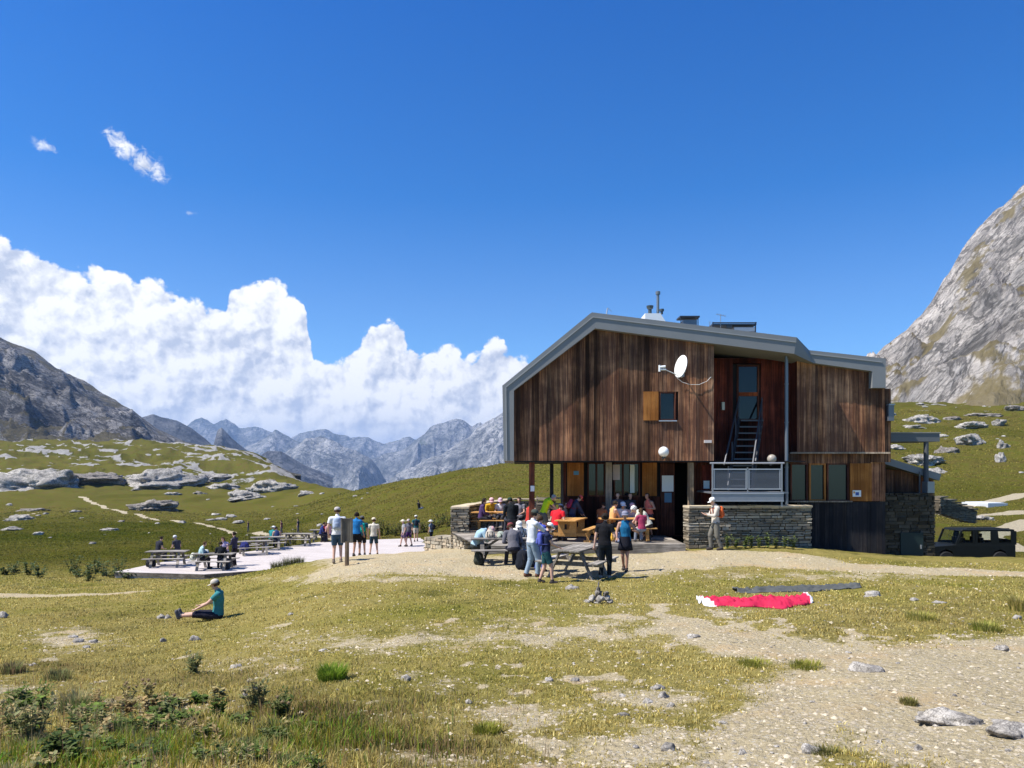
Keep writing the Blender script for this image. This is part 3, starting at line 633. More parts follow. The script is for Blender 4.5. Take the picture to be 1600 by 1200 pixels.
clad(mb, xr1-.45, xr1+.28, xz(0, 722, YR)[1], xz(0, 607, YR)[1], YR+.12, seed=15, tint=(.6, .6, .62))
hb_(mb, 'timber_cladding', m_wood)
mb = MB(); mb.box(xr0+.001, xr0+.06, YR+.005, YC+.04, xz(0, 707, YR)[1], zr(xr0), (1.1, .7, .6)); hb_(mb, 'recess_return', m_redwood)
mb = MB(); mb.box(xr0-.25, xr1+.18, YR-.07, YR+.02, xz(0, 709, YR)[1], xz(0, 706.3, YR)[1], (1.7, 1.5, 1.3)); hb_(mb, 'drip_board', m_greyz)
YL = YR+0.22
x0, x1 = xz(1232, 0, YL)[0], xz(1382.5, 0, YL)[0]
mb = MB(); clad(mb, x0, x1, xz(0, 724, YL)[1], xz(0, 709, YL)[1], YL, seed=16, tint=(.8, .8, .8)); clad(mb, xz(1361, 0, YL)[0], x1, xz(0, 783, YL)[1], xz(0, 724, YL)[1], YL, seed=17, tint=(.8, .75, .75)); hb_(mb, 'timber_cladding', m_wood)
mb = MB(); clad(mb, xz(1250, 0, YL)[0], x1, -3.4, xz(0, 784.5, YL)[1], YL, seed=18, wmin=.14, wmax=.24); base_cl = hb_(mb, 'base_cladding', m_shadewood)
mb = MB(); mb.box(xz(1232, 0, YL)[0], xz(1330, 0, YL)[0], YL-.12, YL+.02, xz(0, 784.5, YL)[1], xz(0, 782.5, YL)[1], (1.3, 1.2, 1.1)); hb_(mb, 'sill', m_greyz)
mb = MB(); mb.box(x0+.5, x1-.1, YL+.06, YL+.5, -3.6, xz(0, 784.5, YL)[1]); hb_(mb, 'footing', m_stone)
# windows: frame (recessed), pane as sub-part
def window(px0, px1, r0, r1, y, mat=m_redwood, fw=0.05, dep=0.10, mull=(), name='window', glass=mgl, out=0.0):
    (xa, zt), (xb, zb) = xz(px0, r0, y), xz(px1, r1, y); mb = MB(); yo = y-out
    mb.box(xa, xa+fw, yo-.03, yo+dep, zb, zt); mb.box(xb-fw, xb, yo-.03, yo+dep, zb, zt)
    mb.box(xa+fw, xb-fw, yo-.027, yo+dep, zt-fw, zt); mb.box(xa+fw, xb-fw, yo-.027, yo+dep, zb, zb+fw)
    for t_ in mull: xm = xa+(xb-xa)*t_; mb.box(xm-fw*.6, xm+fw*.6, yo-.024, yo+dep-.01, zb+fw, zt-fw)
    o = hb_(mb, name, mat)
    g = MB(); g.box(xa+fw*.5, xb-fw*.5, yo+dep*.55, yo+dep*.55+.012, zb+fw*.5, zt-fw*.5); sub(hb_(g, 'pane', glass, o))
    return o
def shutter(px0, px1, r0, r1, y, mat=m_orange, out=0.06):
    (xa, zt), (xb, zb) = xz(px0, r0, y), xz(px1, r1, y); mb = MB(); n = max(2, round((xb-xa)/0.13)); w_ = (xb-xa)/n
    for i in range(n):
        k = random.uniform(.85, 1.15); mb.box(xa+i*w_+.002, xa+(i+1)*w_-.002, y-out, y-out+.03, zb, zt, (k, k, k))
    return hb_(mb, 'shutter', mat)
wn = window(1030, 1056, 612, 657, YW, m_redwood, .05, .12)
mb = MB(); mb.box(wh[0]-.02, wh[1]+.02, YW-.10, YW-.031, wh[2]-.035, wh[2]+.0, (1.6, 1.6, 1.6)); sub(hb_(mb, 'sill', m_galv, wn))
shutter(1005, 1028.5, 612, 657, YW)
dr = MB(); (xa, zt), (xb, zb) = xz(1151, 570, YC), xz(1186, 657, YC)
dr.box(xa, xa+.07, YC-.04, YC+.06, zb, zt); dr.box(xb-.07, xb, YC-.04, YC+.06, zb, zt); dr.box(xa+.07, xb-.07, YC-.037, YC+.06, zt-.07, zt)
zm = xz(0, 616, YC)[1]; dr.box(xa+.07, xb-.07, YC-.037, YC+.06, zm-.07, zm+.07, (3.5, 2.2, 1.0)); dr.box(xa+.07, xb-.07, YC-.037, YC+.06, zb, zb+.06)
upd = hb_(dr, 'door', m_redwood)
for z0, z1 in ((zb+.06, zm-.07), (zm+.07, zt-.07)):
    g = MB(); g.box(xa+.06, xb-.06, YC+.01, YC+.02, z0, z1); sub(hb_(g, 'pane', mgl, upd))
# ground floor front under the overhang
zt_, zf_ = xz(0, 719.6, YW)[1]-.02, -2.45
mb = MB(); xg0, xg1 = xz(880, 0, YG)[0], xz(1113, 0, YG)[0]
hl = [(*[xz(p, 0, YG)[0] for p in q], xz(0, 776, YG)[1], xz(0, 722, YG)[1]) for q in ((885, 913), (917, 946), (958, 1000), (1002, 1027))]+[(*[xz(p, 0, YG)[0] for p in q], zf_, xz(0, 723, YG)[1]) for q in ((1031, 1055), (1056, 1080))]
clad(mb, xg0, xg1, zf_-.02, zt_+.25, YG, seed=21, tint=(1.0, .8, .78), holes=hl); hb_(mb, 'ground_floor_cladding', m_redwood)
mb = MB()
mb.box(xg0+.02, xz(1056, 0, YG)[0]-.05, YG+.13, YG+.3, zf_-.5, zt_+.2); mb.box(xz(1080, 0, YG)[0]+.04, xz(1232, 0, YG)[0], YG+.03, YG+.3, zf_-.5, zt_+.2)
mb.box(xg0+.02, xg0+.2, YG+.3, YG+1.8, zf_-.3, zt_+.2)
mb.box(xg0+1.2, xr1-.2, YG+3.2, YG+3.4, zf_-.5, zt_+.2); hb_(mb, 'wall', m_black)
shutter(886, 912, 723, 775, YG); shutter(1003, 1026, 723, 775, YG)
window(918, 946, 723, 776, YG, mull=(.5,)); window(959, 1000, 723, 776, YG, m_redwood, mull=(.35,))
(xa, zt), (xb, zb) = xz(1032, 724, YG), xz(1054, 835, YG); mb = MB(); mb.box(xa, xb, YG-.03, YG+.03, zf_+.01, zt); dr = hb_(mb, 'door', m_redwood)
mb = MB(); mb.box(*[xz(p, 0, YG)[0] for p in (1034, 1052)], YG-.045, YG-.031, xz(0, 768, YG)[1], xz(0, 743, YG)[1]); o = sub(hb_(mb, 'notice', m_white, dr)); 
mb = MB(); mb.box(*[xz(p, 0, YG)[0] for p in (1038, 1049)], YG-.045, YG-.031, xz(0, 785, YG)[1], xz(0, 770, YG)[1], (.12, .25, .38)); sub(hb_(mb, 'poster', m_white, dr))
mb = MB(); mb.box(*[xz(p, 0, YG)[0] for p in (1094, 1112)], YG-.30, YG-.26, xz(0, 800, YG)[1], xz(0, 727, YG)[1], (1.5, .8, .8)); bd = hb_(mb, 'board', m_redwood)
mb = MB(); mb.box(*[xz(p, 0, YG)[0] for p in (1096, 1105)], YG-.32, YG-.301, xz(0, 763, YG)[1], xz(0, 751, YG)[1]); sub(hb_(mb, 'notice', m_white, bd))
mb = MB(); mb.box(*[xz(p, 0, YG)[0] for p in (896, 904)], YG-.08, YG-.063, xz(0, 742, YG)[1], xz(0, 736, YG)[1], (.10, .28, .45)); hb_(mb, 'sign', m_white)
mb = MB(); mb.box(*[xz(p, 0, YG)[0] for p in (957, 968)], YG-.08, YG-.063, xz(0, 750, YG)[1], xz(0, 726, YG)[1], (.55, .45, .42)); hb_(mb, 'notice', m_white)
mb = MB(); mb.box(*[xz(p, 0, YG)[0] for p in (984, 991)], YG-.06, YG-.045, xz(0, 770, YG)[1], xz(0, 726, YG)[1], (.75, .78, .72)); hb_(mb, 'curtain', m_white)
# soffit
mb = MB(); mb.box(xw0+.05, xr0, YW-.02, YB-.2, zb_-.04, zb_-.003, (.8, .8, .8)); hb_(mb, 'soffit', m_shadewood)
# right lower windows
window(1235, 1262, 724, 783, YL, m_redwood); window(1264, 1290, 724, 783, YL, m_orange, .06); window(1292, 1326, 724, 783, YL, m_redwood)
sh = shutter(1327, 1361, 724, 783, YL, m_orange)
mb = MB(); q = xz(1331, 766, YL); r = xz(1344, 776, YL); mb.box(q[0], r[0], YL-.075, YL-.061, r[1], q[1]); nn = sub(hb_(mb, 'notice', m_white, sh))
mb = MB(); mb.box(q[0]+.10, r[0]-.08, YL-.079, YL-.0755, r[1]+.05, q[1]-.07, (.05, .12, .45)); mb.box(q[0]+.02, q[0]+.08, YL-.079, YL-.0755, r[1]+.12, q[1]-.04, (.8, .4, .05)); sub(hb_(mb, 'notice', m_white, sh))
# posts
def post(px, r0, y, z0, w_, mat, col=(1, 1, 1), nm='post'):
    x = U(px)*y; mb = MB(); mb.box(x-w_/2, x+w_/2, y-w_/2, y+w_/2, z0, xz(0, r0, y)[1], col); return hb_(mb, nm, mat, bevel=.008)
p1 = post(831, 722.5, YW+.25, -2.45, .20, m_redwood, (1.5, 1.3, 1.2))
q = xz(832, 763, YW+.1); mb = MB(); mb.box(q[0]-.07, q[0]+.07, YW+.13, YW+.147, q[1]-.11, q[1]+.09); sub(hb_(mb, 'notice', m_white, p1))
post(951, 722.5, YG-.25, -2.45, .22, m_greyz); post(1079, 722.5, YW+.25, -2.45, .2, m_greyz, (1.2, 1.0, .75)); post(862, 722.5, 34, -3.4, .16, m_shadewood, (2, 2, 2))
# wall lamps: globes
def globe(px, row, y, r, nm, arm=True, col=(1, 1, 1), mat=m_globe):
    c = Vector((U(px)*y, y, (HR-row)/F*y)); mb = MB(); n = 14
    mb.lathe([(r*math.sin(math.pi*i/n)+1e-4, -r*math.cos(math.pi*i/n)) for i in range(n+1)], c, 20, col); o = hb_(mb, nm, mat, smooth=True)
    mb = MB(); mb.tube([c+Vector((0, 0, -r*.9)), c+Vector((0, .06, -r-.07)), c+Vector((0, .22, -r-.07)), c+Vector((0, YW-y+.0, -r-.03))], .018, 6); mb.lathe([(.07, -.02), (.07, .05), (.04, .06)], c+Vector((0, 0, -r-.03)), 12); sub(hb_(mb, 'bracket', m_dkmet, o)); return o
globe(1037, 706, YW-.25, .185, 'globe_lamp'); globe(1206, 717, YR-.9, .16, 'globe_lamp', col=(.42, .38, .33))
mb = MB(); q = xz(1105, 690, YW); mb.box(q[0]-.13, q[0]+.13, YW-.12, YW-.05, q[1]-.05, q[1]+.05, (.8, .7, .65)); hb_(mb, 'cable_box', m_white)
mb = MB(); q = xz(1128, 634, YC); mb.box(q[0]-.05, q[0]+.05, YC-.2, YC-.05, q[1]-.17, q[1]+.12, (.75, .7, .55)); hb_(mb, 'outdoor_light', m_white)
# downpipe, gutter outlet
mb = MB(); q0 = xz(1229, 556, YR-.5); q1 = xz(1229, 793, YR-.5); mb.tube([(q0[0], YR-.5, q0[1]+.1), (q0[0], YR-.5, q1[1])], .062, 10, (.55, .58, .62))
for r in (600, 660, 730): z = xz(0, r, YR-.5)[1]; mb.tube([(q0[0], YR-.5, z-.025), (q0[0], YR-.5, z+.025)], .075, 10, (.6, .6, .6))
hb_(mb, 'downpipe', m_galv, smooth=False)
# satellite dish on its arm
dc = Vector((U(1065)*26.1, 26.1, (HR-573)/F*26.1)); ax = Vector((-0.90, -0.36, 0.20)).normalized()
rot = ax.to_track_quat('Z', 'Y').to_matrix().to_4x4(); mb = MB(); rd = .40; vs = []; fs = []; nr, na = 7, 28
for side in (0, 1):
    b0 = len(vs)
    for i in range(nr+1):
        r = rd*i/nr
        for k in range(na):
            t = 2*math.pi*k/na; vs.append(dc+rot @ Vector((r*math.cos(t)*.9, r*math.sin(t), .28*r*r-side*.012)))
    for i in range(nr):
        for k in range(na): f = (b0+i*na+k, b0+(i+1)*na+k, b0+(i+1)*na+(k+1) % na, b0+i*na+(k+1) % na); fs.append(f if side == 0 else f[::-1])
for k in range(na): fs.append((nr*na+k, (2*nr+1)*na+k, (2*nr+1)*na+(k+1) % na, nr*na+(k+1) % na))
mb.add(vs, fs); dish = hb_(mb, 'satellite_dish', m_white, smooth=True)
arm0 = dc-ax*.02+Vector((0, 0, -.36)); lnb = P(1036, 576, 25.85)
mb = MB(); mb.tube([arm0, lnb], .016, 6, (.8, .8, .8)); mb.tube([lnb+Vector((-.12, 0, .05)), lnb+Vector((.08, 0, .07))], .045, 8); mb.tube([lnb+Vector((-.14, 0, -.03)), lnb+Vector((.1, 0, -.03))], .03, 8); mb.tube([lnb+Vector((-.12, 0, .12)), lnb+Vector((-.12, 0, -.1))], .035, 8); sub(hb_(mb, 'feed_arm', m_white, dish))
mb = MB(); mb.tube([dc-ax*.04, dc-ax*.2+Vector((0, .2, -.1)), (dc.x+.16, YW-.02, dc.z-.12)], .028, 8); mb.box(dc.x+.06, dc.x+.26, YW-.07, YW-.04, dc.z-.25, dc.z+.02); sub(hb_(mb, 'bracket', m_galv, dish))
mb = MB(); pts = [P(1058, 591, 26.78), P(1066, 597, 26.8), P(1078, 601, 26.8), P(1092, 601, 26.8), P(1104, 596, 26.8), P(1111, 589, 26.82)]; mb.tube(pts, .008, 5, (.8, .8, .8)); hb_(mb, 'cable', m_white)
# things on the roof
def rp(px, row, y): return Vector((U(px)*y, y, (HR-row)/F*y))
mb = MB(); Yc = 29.0; q = [rp(1008, 489.5, Yc), rp(1032, 489.5, Yc), rp(1046, 512, Yc), rp(1008, 512, Yc)]
mb.prism([(v.x, v.z) for v in q][::-1], Yc, Yc+.9); ch = hb_(mb, 'chimney', m_white)
mb = MB(); b0 = rp(1015.5, 490, Yc+.4); mb.lathe([(.07, 0), (.07, .16), (.12, .2), (.14, .3), (.10, .31)], b0, 14, (.25, .3, .3)); sub(hb_(mb, 'vent_cowl', m_galv, ch))
mb = MB(); b0 = rp(1028, 489.5, Yc+.4); mb.lathe([(.055, 0), (.055, .72), (.09, .73), (.095, .84), (.05, .86)], b0, 14, (.6, .65, .65)); sub(hb_(mb, 'flue_pipe', m_galv, ch))
mb = MB(); b0 = rp(1034, 491, Yc+.3); mb.lathe([(.05, 0), (.05, .1), (.09, .12), (.09, .2)], b0, 12, (.25, .3, .3)); sub(hb_(mb, 'vent_cowl', m_galv, ch))
mb = MB(); Yv = 29.2; a, b = rp(1063, 507, Yv), rp(1091, 507, Yv)
mb.box(a.x+.12, b.x-.05, Yv, Yv+.5, a.z-.1, a.z+.18, (.5, .55, .6)); vb = hb_(mb, 'roof_vent', m_galv)
mb = MB(); mb.box(a.x-.02, b.x+.05, Yv-.05, Yv+.6, a.z+.27, a.z+.33, (.16, .17, .19))
for xx in (a.x+.02, b.x-.01): mb.box(xx-.015, xx+.015, Yv-.02, Yv+.01, a.z-.1, a.z+.28, (.16, .17, .19))
sub(hb_(mb, 'cover_plate', m_galv, vb))
mb = MB(); a, b = rp(1113, 508, Yv), rp(1182, 503, Yv)
mb.box(a.x, b.x, Yv, Yv+1.1, a.z-.0, a.z+.05, (.16, .17, .2)); mb.box(a.x+.55, a.x+.75, Yv-.01, Yv+.02, a.z-.12, a.z, (.2, .2, .2)); mb.box(a.x+.85, b.x-.02, Yv, Yv+.5, a.z-.24, a.z-.08, (1.2, 1.2, 1.2))
for xx in (a.x+.02, b.x-.04): mb.box(xx-.02, xx+.02, Yv-.02, Yv+.02, a.z-.3, a.z+.12, (.16, .17, .2))
mb.box(a.x, b.x, Yv-.03, Yv+.0, a.z+.06, a.z+.11, (.25, .27, .3)); hb_(mb, 'solar_panel_frame', m_galv)
mb = MB(); b0 = rp(1126, 512, Yv); mb.tube([b0, b0+Vector((0, 0, .52))], .013, 6); mb.tube([b0+Vector((-.18, 0, .52)), b0+Vector((.2, 0, .44))], .01, 5)
for k in range(5): t = -.15+k*.08; mb.tube([b0+Vector((t, -.12, .50-t*.2)), b0+Vector((t, .12, .5-t*.2))], .006, 4)
hb_(mb, 'aerial', m_galv)
for dx in (-.42, -.36): mb = MB(); mb.tube([b0+Vector((dx, 0, 0)), b0+Vector((dx-.02, 0, .24))], .01, 5); hb_(mb, 'rod', m_galv)
mb = MB(); b0 = rp(947, 490, 27.2); mb.tube([b0+Vector((0, 0, -.1)), b0+Vector((.05, 0, .2)), b0+Vector((.06, 0, .2)), b0+Vector((.2, 0, .08))], [.025, .022, .009, .008], 6, (1.3, 1.3, 1.3)); hb_(mb, 'aerial', m_galv)
mb = MB(); q = xz(1384.5, 640, 27.75); mb.box(q[0]+.02, q[0]+.22, 27.6, 27.8, q[1]-.42, q[1]+.15, (.55, .55, .58)); mb.box(q[0]+.02, q[0]+.24, 27.56, 27.82, q[1]+.151, q[1]+.2, (1.2, 1.2, 1.2)); hb_(mb, 'outdoor_light', m_galv)

# ---------------------------------------------------------------- balcony with its stair
bx0, bx1, by0, by1 = U(1112)*26.0, U(1224)*26.0, 26.0, YC-.12; bz = -0.75
mb = MB()
for k in range(12): y = by0+.05+k*(by1-by0-.1)/12; mb.box(bx0, bx1+.2, y, y+.16, bz-.05, bz, (.8, .8, .8))
bfl = hb_(mb, 'balcony_floor', m_galv)
mb = MB(); mb.box(bx0, bx1, by0-.03, by0+.02, -1.07, bz+.0, (.8, .84, .9)); mb.box(bx0, bx1, by0-.05, by0-.031, bz-.06, bz-.03, (1.4, 1.4, 1.4)); mb.box(bx0, bx1, by0-.05, by0-.031, -1.07, -1.04, (1.2, 1.2, 1.2)); hb_(mb, 'balcony_skirt', m_galv)
mb = MB(); xm = (bx0+bx1)/2
for x in (bx0+.03, bx1-.06): mb.box(x-.025, x+.025, by0-.025, by0+.025, -1.25, .24)
mb.box(xm-.02, xm+.02, by0-.02, by0+.02, bz, .10)
mb.tube([(bx0-.06, by0, .25), (bx1+.03, by0, .25)], .027, 8, (1.5, 1.5, 1.5)); mb.box(bx0, bx1-.04, by0-.02, by0+.02, .02, .06, (1.4, 1.4, 1.4)); mb.box(bx0, bx1-.04, by0-.02, by0+.02, -.66, -.62, (1.5, 1.5, 1.5))
mb.tube([(bx1, by0, .25), (bx1, by1, .25)], .027, 8); rl = hb_(mb, 'balcony_railing', m_galv)
for q0, q1 in ((bx0+.09, xm-.05), (xm+.05, bx1-.12)):
    g = MB()
    for k in range(16): z = -.60+k*.038; g.box(q0, q1, by0+.0, by0+.008, z, z+.018, (.6, .62, .68))
    for x in (q0, q1): g.box(x-.018, x+.018, by0-.012, by0+.012, -.62, .02, (1.2, 1.2, 1.2))
    sub(hb_(g, 'infill_panel', m_galv, rl))
mb = MB(); ns = 11
for k in range(ns):
    t = k/(ns-1); y = 26.95+t*1.15; z = bz+.22+t*(1.85-bz-.2); xl = 7.72+t*.76; xr = xl+.84
    mb.box(xl, xr, y-.10, y+.12, z-.035, z, (1, 1, 1.05)); mb.box(xl, xr, y-.115, y-.101, z-.04, z+.004, (2.2, 2.2, 2.2))
st = hb_(mb, 'stair', m_dkmet)
for s_ in (0, 1):
    mb = MB(); o_ = s_*.86-.01; a0 = Vector((7.70+o_, 26.83, bz)); a1 = Vector((8.46+o_, 28.1, 1.92)); wl = .30 if s_ == 0 else .16
    mb.beam(a0+Vector((0, 0, .15)), a1+Vector((0, 0, 0)), .04, .25, (.9, .9, 1.0)); mb.beam(a0+Vector((-wl*.5*(1-s_), 0, .95)), a1+Vector((0, 0, .75)), .04, .06, (1, 1, 1.1))
    for t in (0, .33, .66, .96): p = a0.lerp(a1, t); mb.beam(p, p+Vector((0, 0, .9)), .035, .035, (.9, .9, 1.0), up=(1, 0, 0))
    sub(hb_(mb, 'stair_rail', m_dkmet, st))

# ---------------------------------------------------------------- stonework
def stonewall(name, pts, z0f, z1f, thick, label, group=None, seed=1, sw=(.18, .5), sh=(.05, .12), mat=m_stone, capcol=None, parent=None, cat='stone wall', tone=1.0):
    """dry stone: a core and separate flat stones in courses along a polyline"""
    rr = random.Random(seed); mb = MB()
    L_ = [0.0]
    for a, b in zip(pts[:-1], pts[1:]): L_.append(L_[-1]+math.hypot(b[0]-a[0], b[1]-a[1]))
    def at_(s):
        for i in range(len(pts)-1):
            if s <= L_[i+1] or i == len(pts)-2:
                t = (s-L_[i])/(L_[i+1]-L_[i]); a, b = pts[i], pts[i+1]; ang = math.atan2(b[1]-a[1], b[0]-a[0])
                return a[0]+(b[0]-a[0])*t, a[1]+(b[1]-a[1])*t, ang
    zlo = min(z0f(s) for s in L_)-.15; z = zlo; zmax = max(z1f(s) for s in np.linspace(0, L_[-1], 9))
    while z < zmax:
        h = rr.uniform(*sh); s = -rr.uniform(0, .2)
        while s < L_[-1]:
            w_ = rr.uniform(*sw); s0, s1 = max(s, -.02), min(s+w_, L_[-1]+.02); sc = min(max((s0+s1)/2, 0), L_[-1])
            if z+h <= z1f(sc)+.02 and z+h > z0f(sc)-.2 and s1-s0 > .05:
                x, y, an = at_(sc); m = Matrix.Translation((x, y, z+h/2)) @ Matrix.Rotation(an, 4, 'Z')
                hw = (s1-s0)/2; k = rr.uniform(.55, 1.35)*tone; wm = rr.uniform(-.05, .07); col = (k*(1+wm), k, k*(1-wm)); t2 = thick/2+rr.uniform(-.01, .05)
                q = [rr.uniform(.0, .022) for _ in range(8)]; hh = h/2-.006
                vs = [m @ Vector(((-1 if i in (0, 3, 4, 7) else 1)*(hw-.006-q[i]), (-1 if i in (0, 1, 4, 5) else 1)*(t2-q[(i+3) % 8]), (-1 if i < 4 else 1)*(hh-q[(i+5) % 8]*.6))) for i in range(8)]
                mb.add(vs, [(0, 3, 2, 1), (4, 5, 6, 7), (0, 1, 5, 4), (1, 2, 6, 5), (2, 3, 7, 6), (3, 0, 4, 7)], col)
            s += w_
        z += h
    for i in range(len(pts)-1):                      # core
        a, b = pts[i], pts[i+1]; mb.beam((a[0], a[1], (z0f(L_[i])+z1f(L_[i]))/2-.1), (b[0], b[1], (z0f(L_[i+1])+z1f(L_[i+1]))/2-.1), thick*.8, (z1f(L_[i])-z0f(L_[i])), (.25, .24, .22))
    o = mb.build(name, mat, parent)
    if label: tag(o, label, cat, group)
    if capcol:
        c = MB(); s = 0
        while s < L_[-1]:
            w_ = min(rr.uniform(.4, .9), L_[-1]-s+.03); x, y, an = at_(min(s+w_/2, L_[-1])); zz = z1f(s+w_/2); k = rr.uniform(.85, 1.15)
            m = Matrix.Translation((x, y, zz)) @ Matrix.Rotation(an, 4, 'Z') @ Matrix.Rotation(rr.uniform(-.03, .03), 4, 'Y')
            c.box(-w_/2, w_/2-.012, -thick/2-.06, thick/2+.06, .0, .06+rr.uniform(0, .02), tuple(k*q for q in capcol), m); s += w_
        cp = c.build('coping', mat, o)
    return o
gz_ = lambda x, y: G(x, y)
wl = stonewall('stone_wall', [(U(1072)*26.3, 26.3), (U(1262)*26.9, 26.9)], lambda s: -2.75, lambda s: -1.30, .5, 'dry stone retaining wall with flat capstones under the metal balcony', seed=4, capcol=(1.5, 1.45, 1.35), tone=.95)
stonewall('stone_wall', [(U(705)*30, 30.0), (U(733)*30.0, 30.0)], lambda s: -3.2, lambda s: -1.50, .5, 'short end pier of stacked stone at the left edge of the deck', seed=5, capcol=(1.4, 1.35, 1.3))
stonewall('stone_wall', [(U(716)*30.6, 30.6), (U(800)*38.5, 38.5), (U(868)*38.5, 38.5)], lambda s: -3.3, lambda s: -1.50, .45, 'long low stone parapet running back along the crowded deck', seed=6, capcol=(1.5, 1.45, 1.35))
stonewall('stone_wall', [(U(672)*32, 32.0), (U(706)*31.0, 31.0), (U(738)*28.5, 28.5)], lambda s: -3.35, lambda s: -2.75+.08*s, .6, 'low rubble stone kerb below the pier beside the sandy path', seed=7, sw=(.15, .35), sh=(.1, .2), tone=1.2)
# stone annex on the right
an = empty('stone_annex', (14.8, 29.5, -3.2), 0, 'stone annex with painted-in shade, lean-to roof and teal door against the hut', 'annex')
AM = Matrix.Translation((-14.8, -29.5, 3.2))
def ab(mb, name, mat, parent=None, **k):
    o = mb.build(name, mat, parent or an, **k)
    if parent is None: o.matrix_parent_inverse = AM
    return o
YA = 28.35; ax0, ax1 = xr1+.12, U(1464)*YA
o = stonewall('stone_front', [(ax0, YA+.2), (ax1-.1, YA+.2)], lambda s: -3.6, lambda s: xz(0, 771, YA)[1], .5, None, seed=8, tone=.22, parent=an, sh=(.06, .14)); o.matrix_parent_inverse = AM  # stones toned far down: the hut's shade is put into their colour
mb = MB(); mb.box(ax0, ax1-.1, YA+.5, YA+5, -3.8, xz(0, 771, YA)[1]); ab(mb, 'wall', m_shadewood)
mb = MB(); x0, z1 = xz(1405, 832, YA); x1, z0 = xz(1440, 877, YA); mb.box(x0, x1, YA-.12, YA-.03, -3.55, z1, (.10, .32, .32)); dd_ = ab(mb, 'door', m_dkmet)
dd_.data.materials.clear(); dd_.data.materials.append(simple('teal_paint', (.015, .03, .03), .6, 0, .1, 3, tone=False))
mb = MB(); mb.box(x1-.12, x1-.08, YA-.17, YA-.121, z1-.6, z1-.45); ab(mb, 'handle', m_galv, dd_).matrix_parent_inverse = Matrix()
YU = 29.6; mb = MB(); clad(mb, xz(1386, 0, YU)[0]-.2, xz(1458, 0, YU)[0], xz(0, 775, YU)[1], lambda x: xz(0, 732, YU)[1]-.05*(x-14), YU, seed=31, tint=(.9, .8, .75)); ab(mb, 'timber_cladding', m_wood)
mb = MB(); a = xz(1384, 718, YU-.4); b = xz(1467, 741, YU-.4); mb.beam((a[0]-.2, YU+1.3, a[1]-.0), (b[0], YU+1.3, b[1]-.12), 3.6, .26, up=(0, 0, 1)); ab(mb, 'lean_to_roof', m_zinc)
mb = MB(); Yp = 29.0; a = xz(1384, 677, Yp); b = xz(1466, 690, Yp); mb.box(a[0]-.15, b[0], Yp-.1, Yp+1.6, b[1], a[1], (.55, .58, .62)); mb.box(a[0]-.15, b[0]+.03, Yp-.13, Yp+1.65, a[1]+.002, a[1]+.03, (1.3, 1.3, 1.3)); cnp = ab(mb, 'canopy', m_zinc)
mb = MB(); q0 = xz(1447, 690, Yp); q1 = xz(1447, 772, Yp); mb.tube([(q0[0], Yp, q0[1]), (q0[0], Yp, q1[1]-.1)], .09, 10, (.35, .37, .4)); mb.tube([(q0[0]-.25, Yp, q0[1]-1.15), (q0[0]-.25, Yp, q1[1]-.1)], .03, 8, (.5, .5, .5)); ab(mb, 'post', m_zinc)
mb = MB(); q = xz(1453, 765, YA); mb.box(q[0]-.14, q[0]+.12, YA-.1, YA+.3, q[1]-.12, q[1]+.3, (.9, .9, .88)); ab(mb, 'flue_box', m_galv)
# small wall and slab further back on the right
stonewall('stone_wall', [(U(1462)*43, 43), (U(1520)*45, 45)], lambda s: -2.2-.2*s, lambda s: -1.45-.24*s, .5, 'small sloping stone wall on the meadow behind the annex', seed=10, capcol=(.5, .5, .5), tone=.7, sh=(.03, .07))
p = onground(1538, 789); mb = MB(); mb.box(-1.1, 1.1, -1.6, 1.6, -.6, .22); mb.box(-.9, .9, -1.4, 1.4, .22, .27, (1.15, 1.15, 1.15))
o = mb.build('concrete_slab', simple('pale_concrete', (.52, .54, .55), .8, 0, .1, 2)); o.location = p; o.rotation_euler[2] = .2; tag(o, 'pale flat concrete tank cover beside the gravel track', 'slab')
# deck in front of and beside the hut
mb = MB(); rr = random.Random(5)
def deckplank(x0, x1, y0, y1): k = rr.uniform(.75, 1.2); mb.box(x0, x1, y0, y1, -2.49, -2.45+rr.uniform(-.004, .004), (k, k*.97, k*.93))
y = 25.15
while y < 38.2:
    t = (y-25.15)/4.8; xl = -1.25-1.15*min(t, 1) if y < 30 else -2.35+(y-30)*.29
    xe = U(1068)*25.4 if y < 28.6 else (U(881)*YG-.0 if y < 30.5 else 3.0)
    x = xl
    while x < xe: e = min(x+rr.uniform(2.2, 3.6), xe); deckplank(x, e-.004, y, y+.135); x = e
    y += .14
deck = mb.build('wooden_deck', m_grey); tag(deck, kind='structure')
mb = MB(); mb.box(-1.25, U(1068)*25.4, 25.10, 25.148, -2.78, -2.452, (.9, .88, .84)); mb.box(-1.2, U(1068)*25.4-.1, 25.15, 38, -3.6, -2.52, (.3, .3, .3)); o = mb.build('deck_edge', m_grey, deck)
# fence rails behind the deck
f0 = MB(); q0, q1 = U(838)*36.6, U(884)*36.6
for z in (-1.34, -1.62): f0.beam((q0, 36.6, z), (q1, 36.6, z), .04, .08, (1.5, 1.4, 1.2))
fn = f0.build('rail_fence', m_grey); tag(fn, 'pale wooden rail fence at the back of the deck beside the passage', 'fence')
for x in (q0+.05, (q0+q1)/2, q1-.05): g = MB(); g.box(x-.04, x+.04, 36.64, 36.72, -3.4, -1.25); g.build('post', m_greyz, fn)
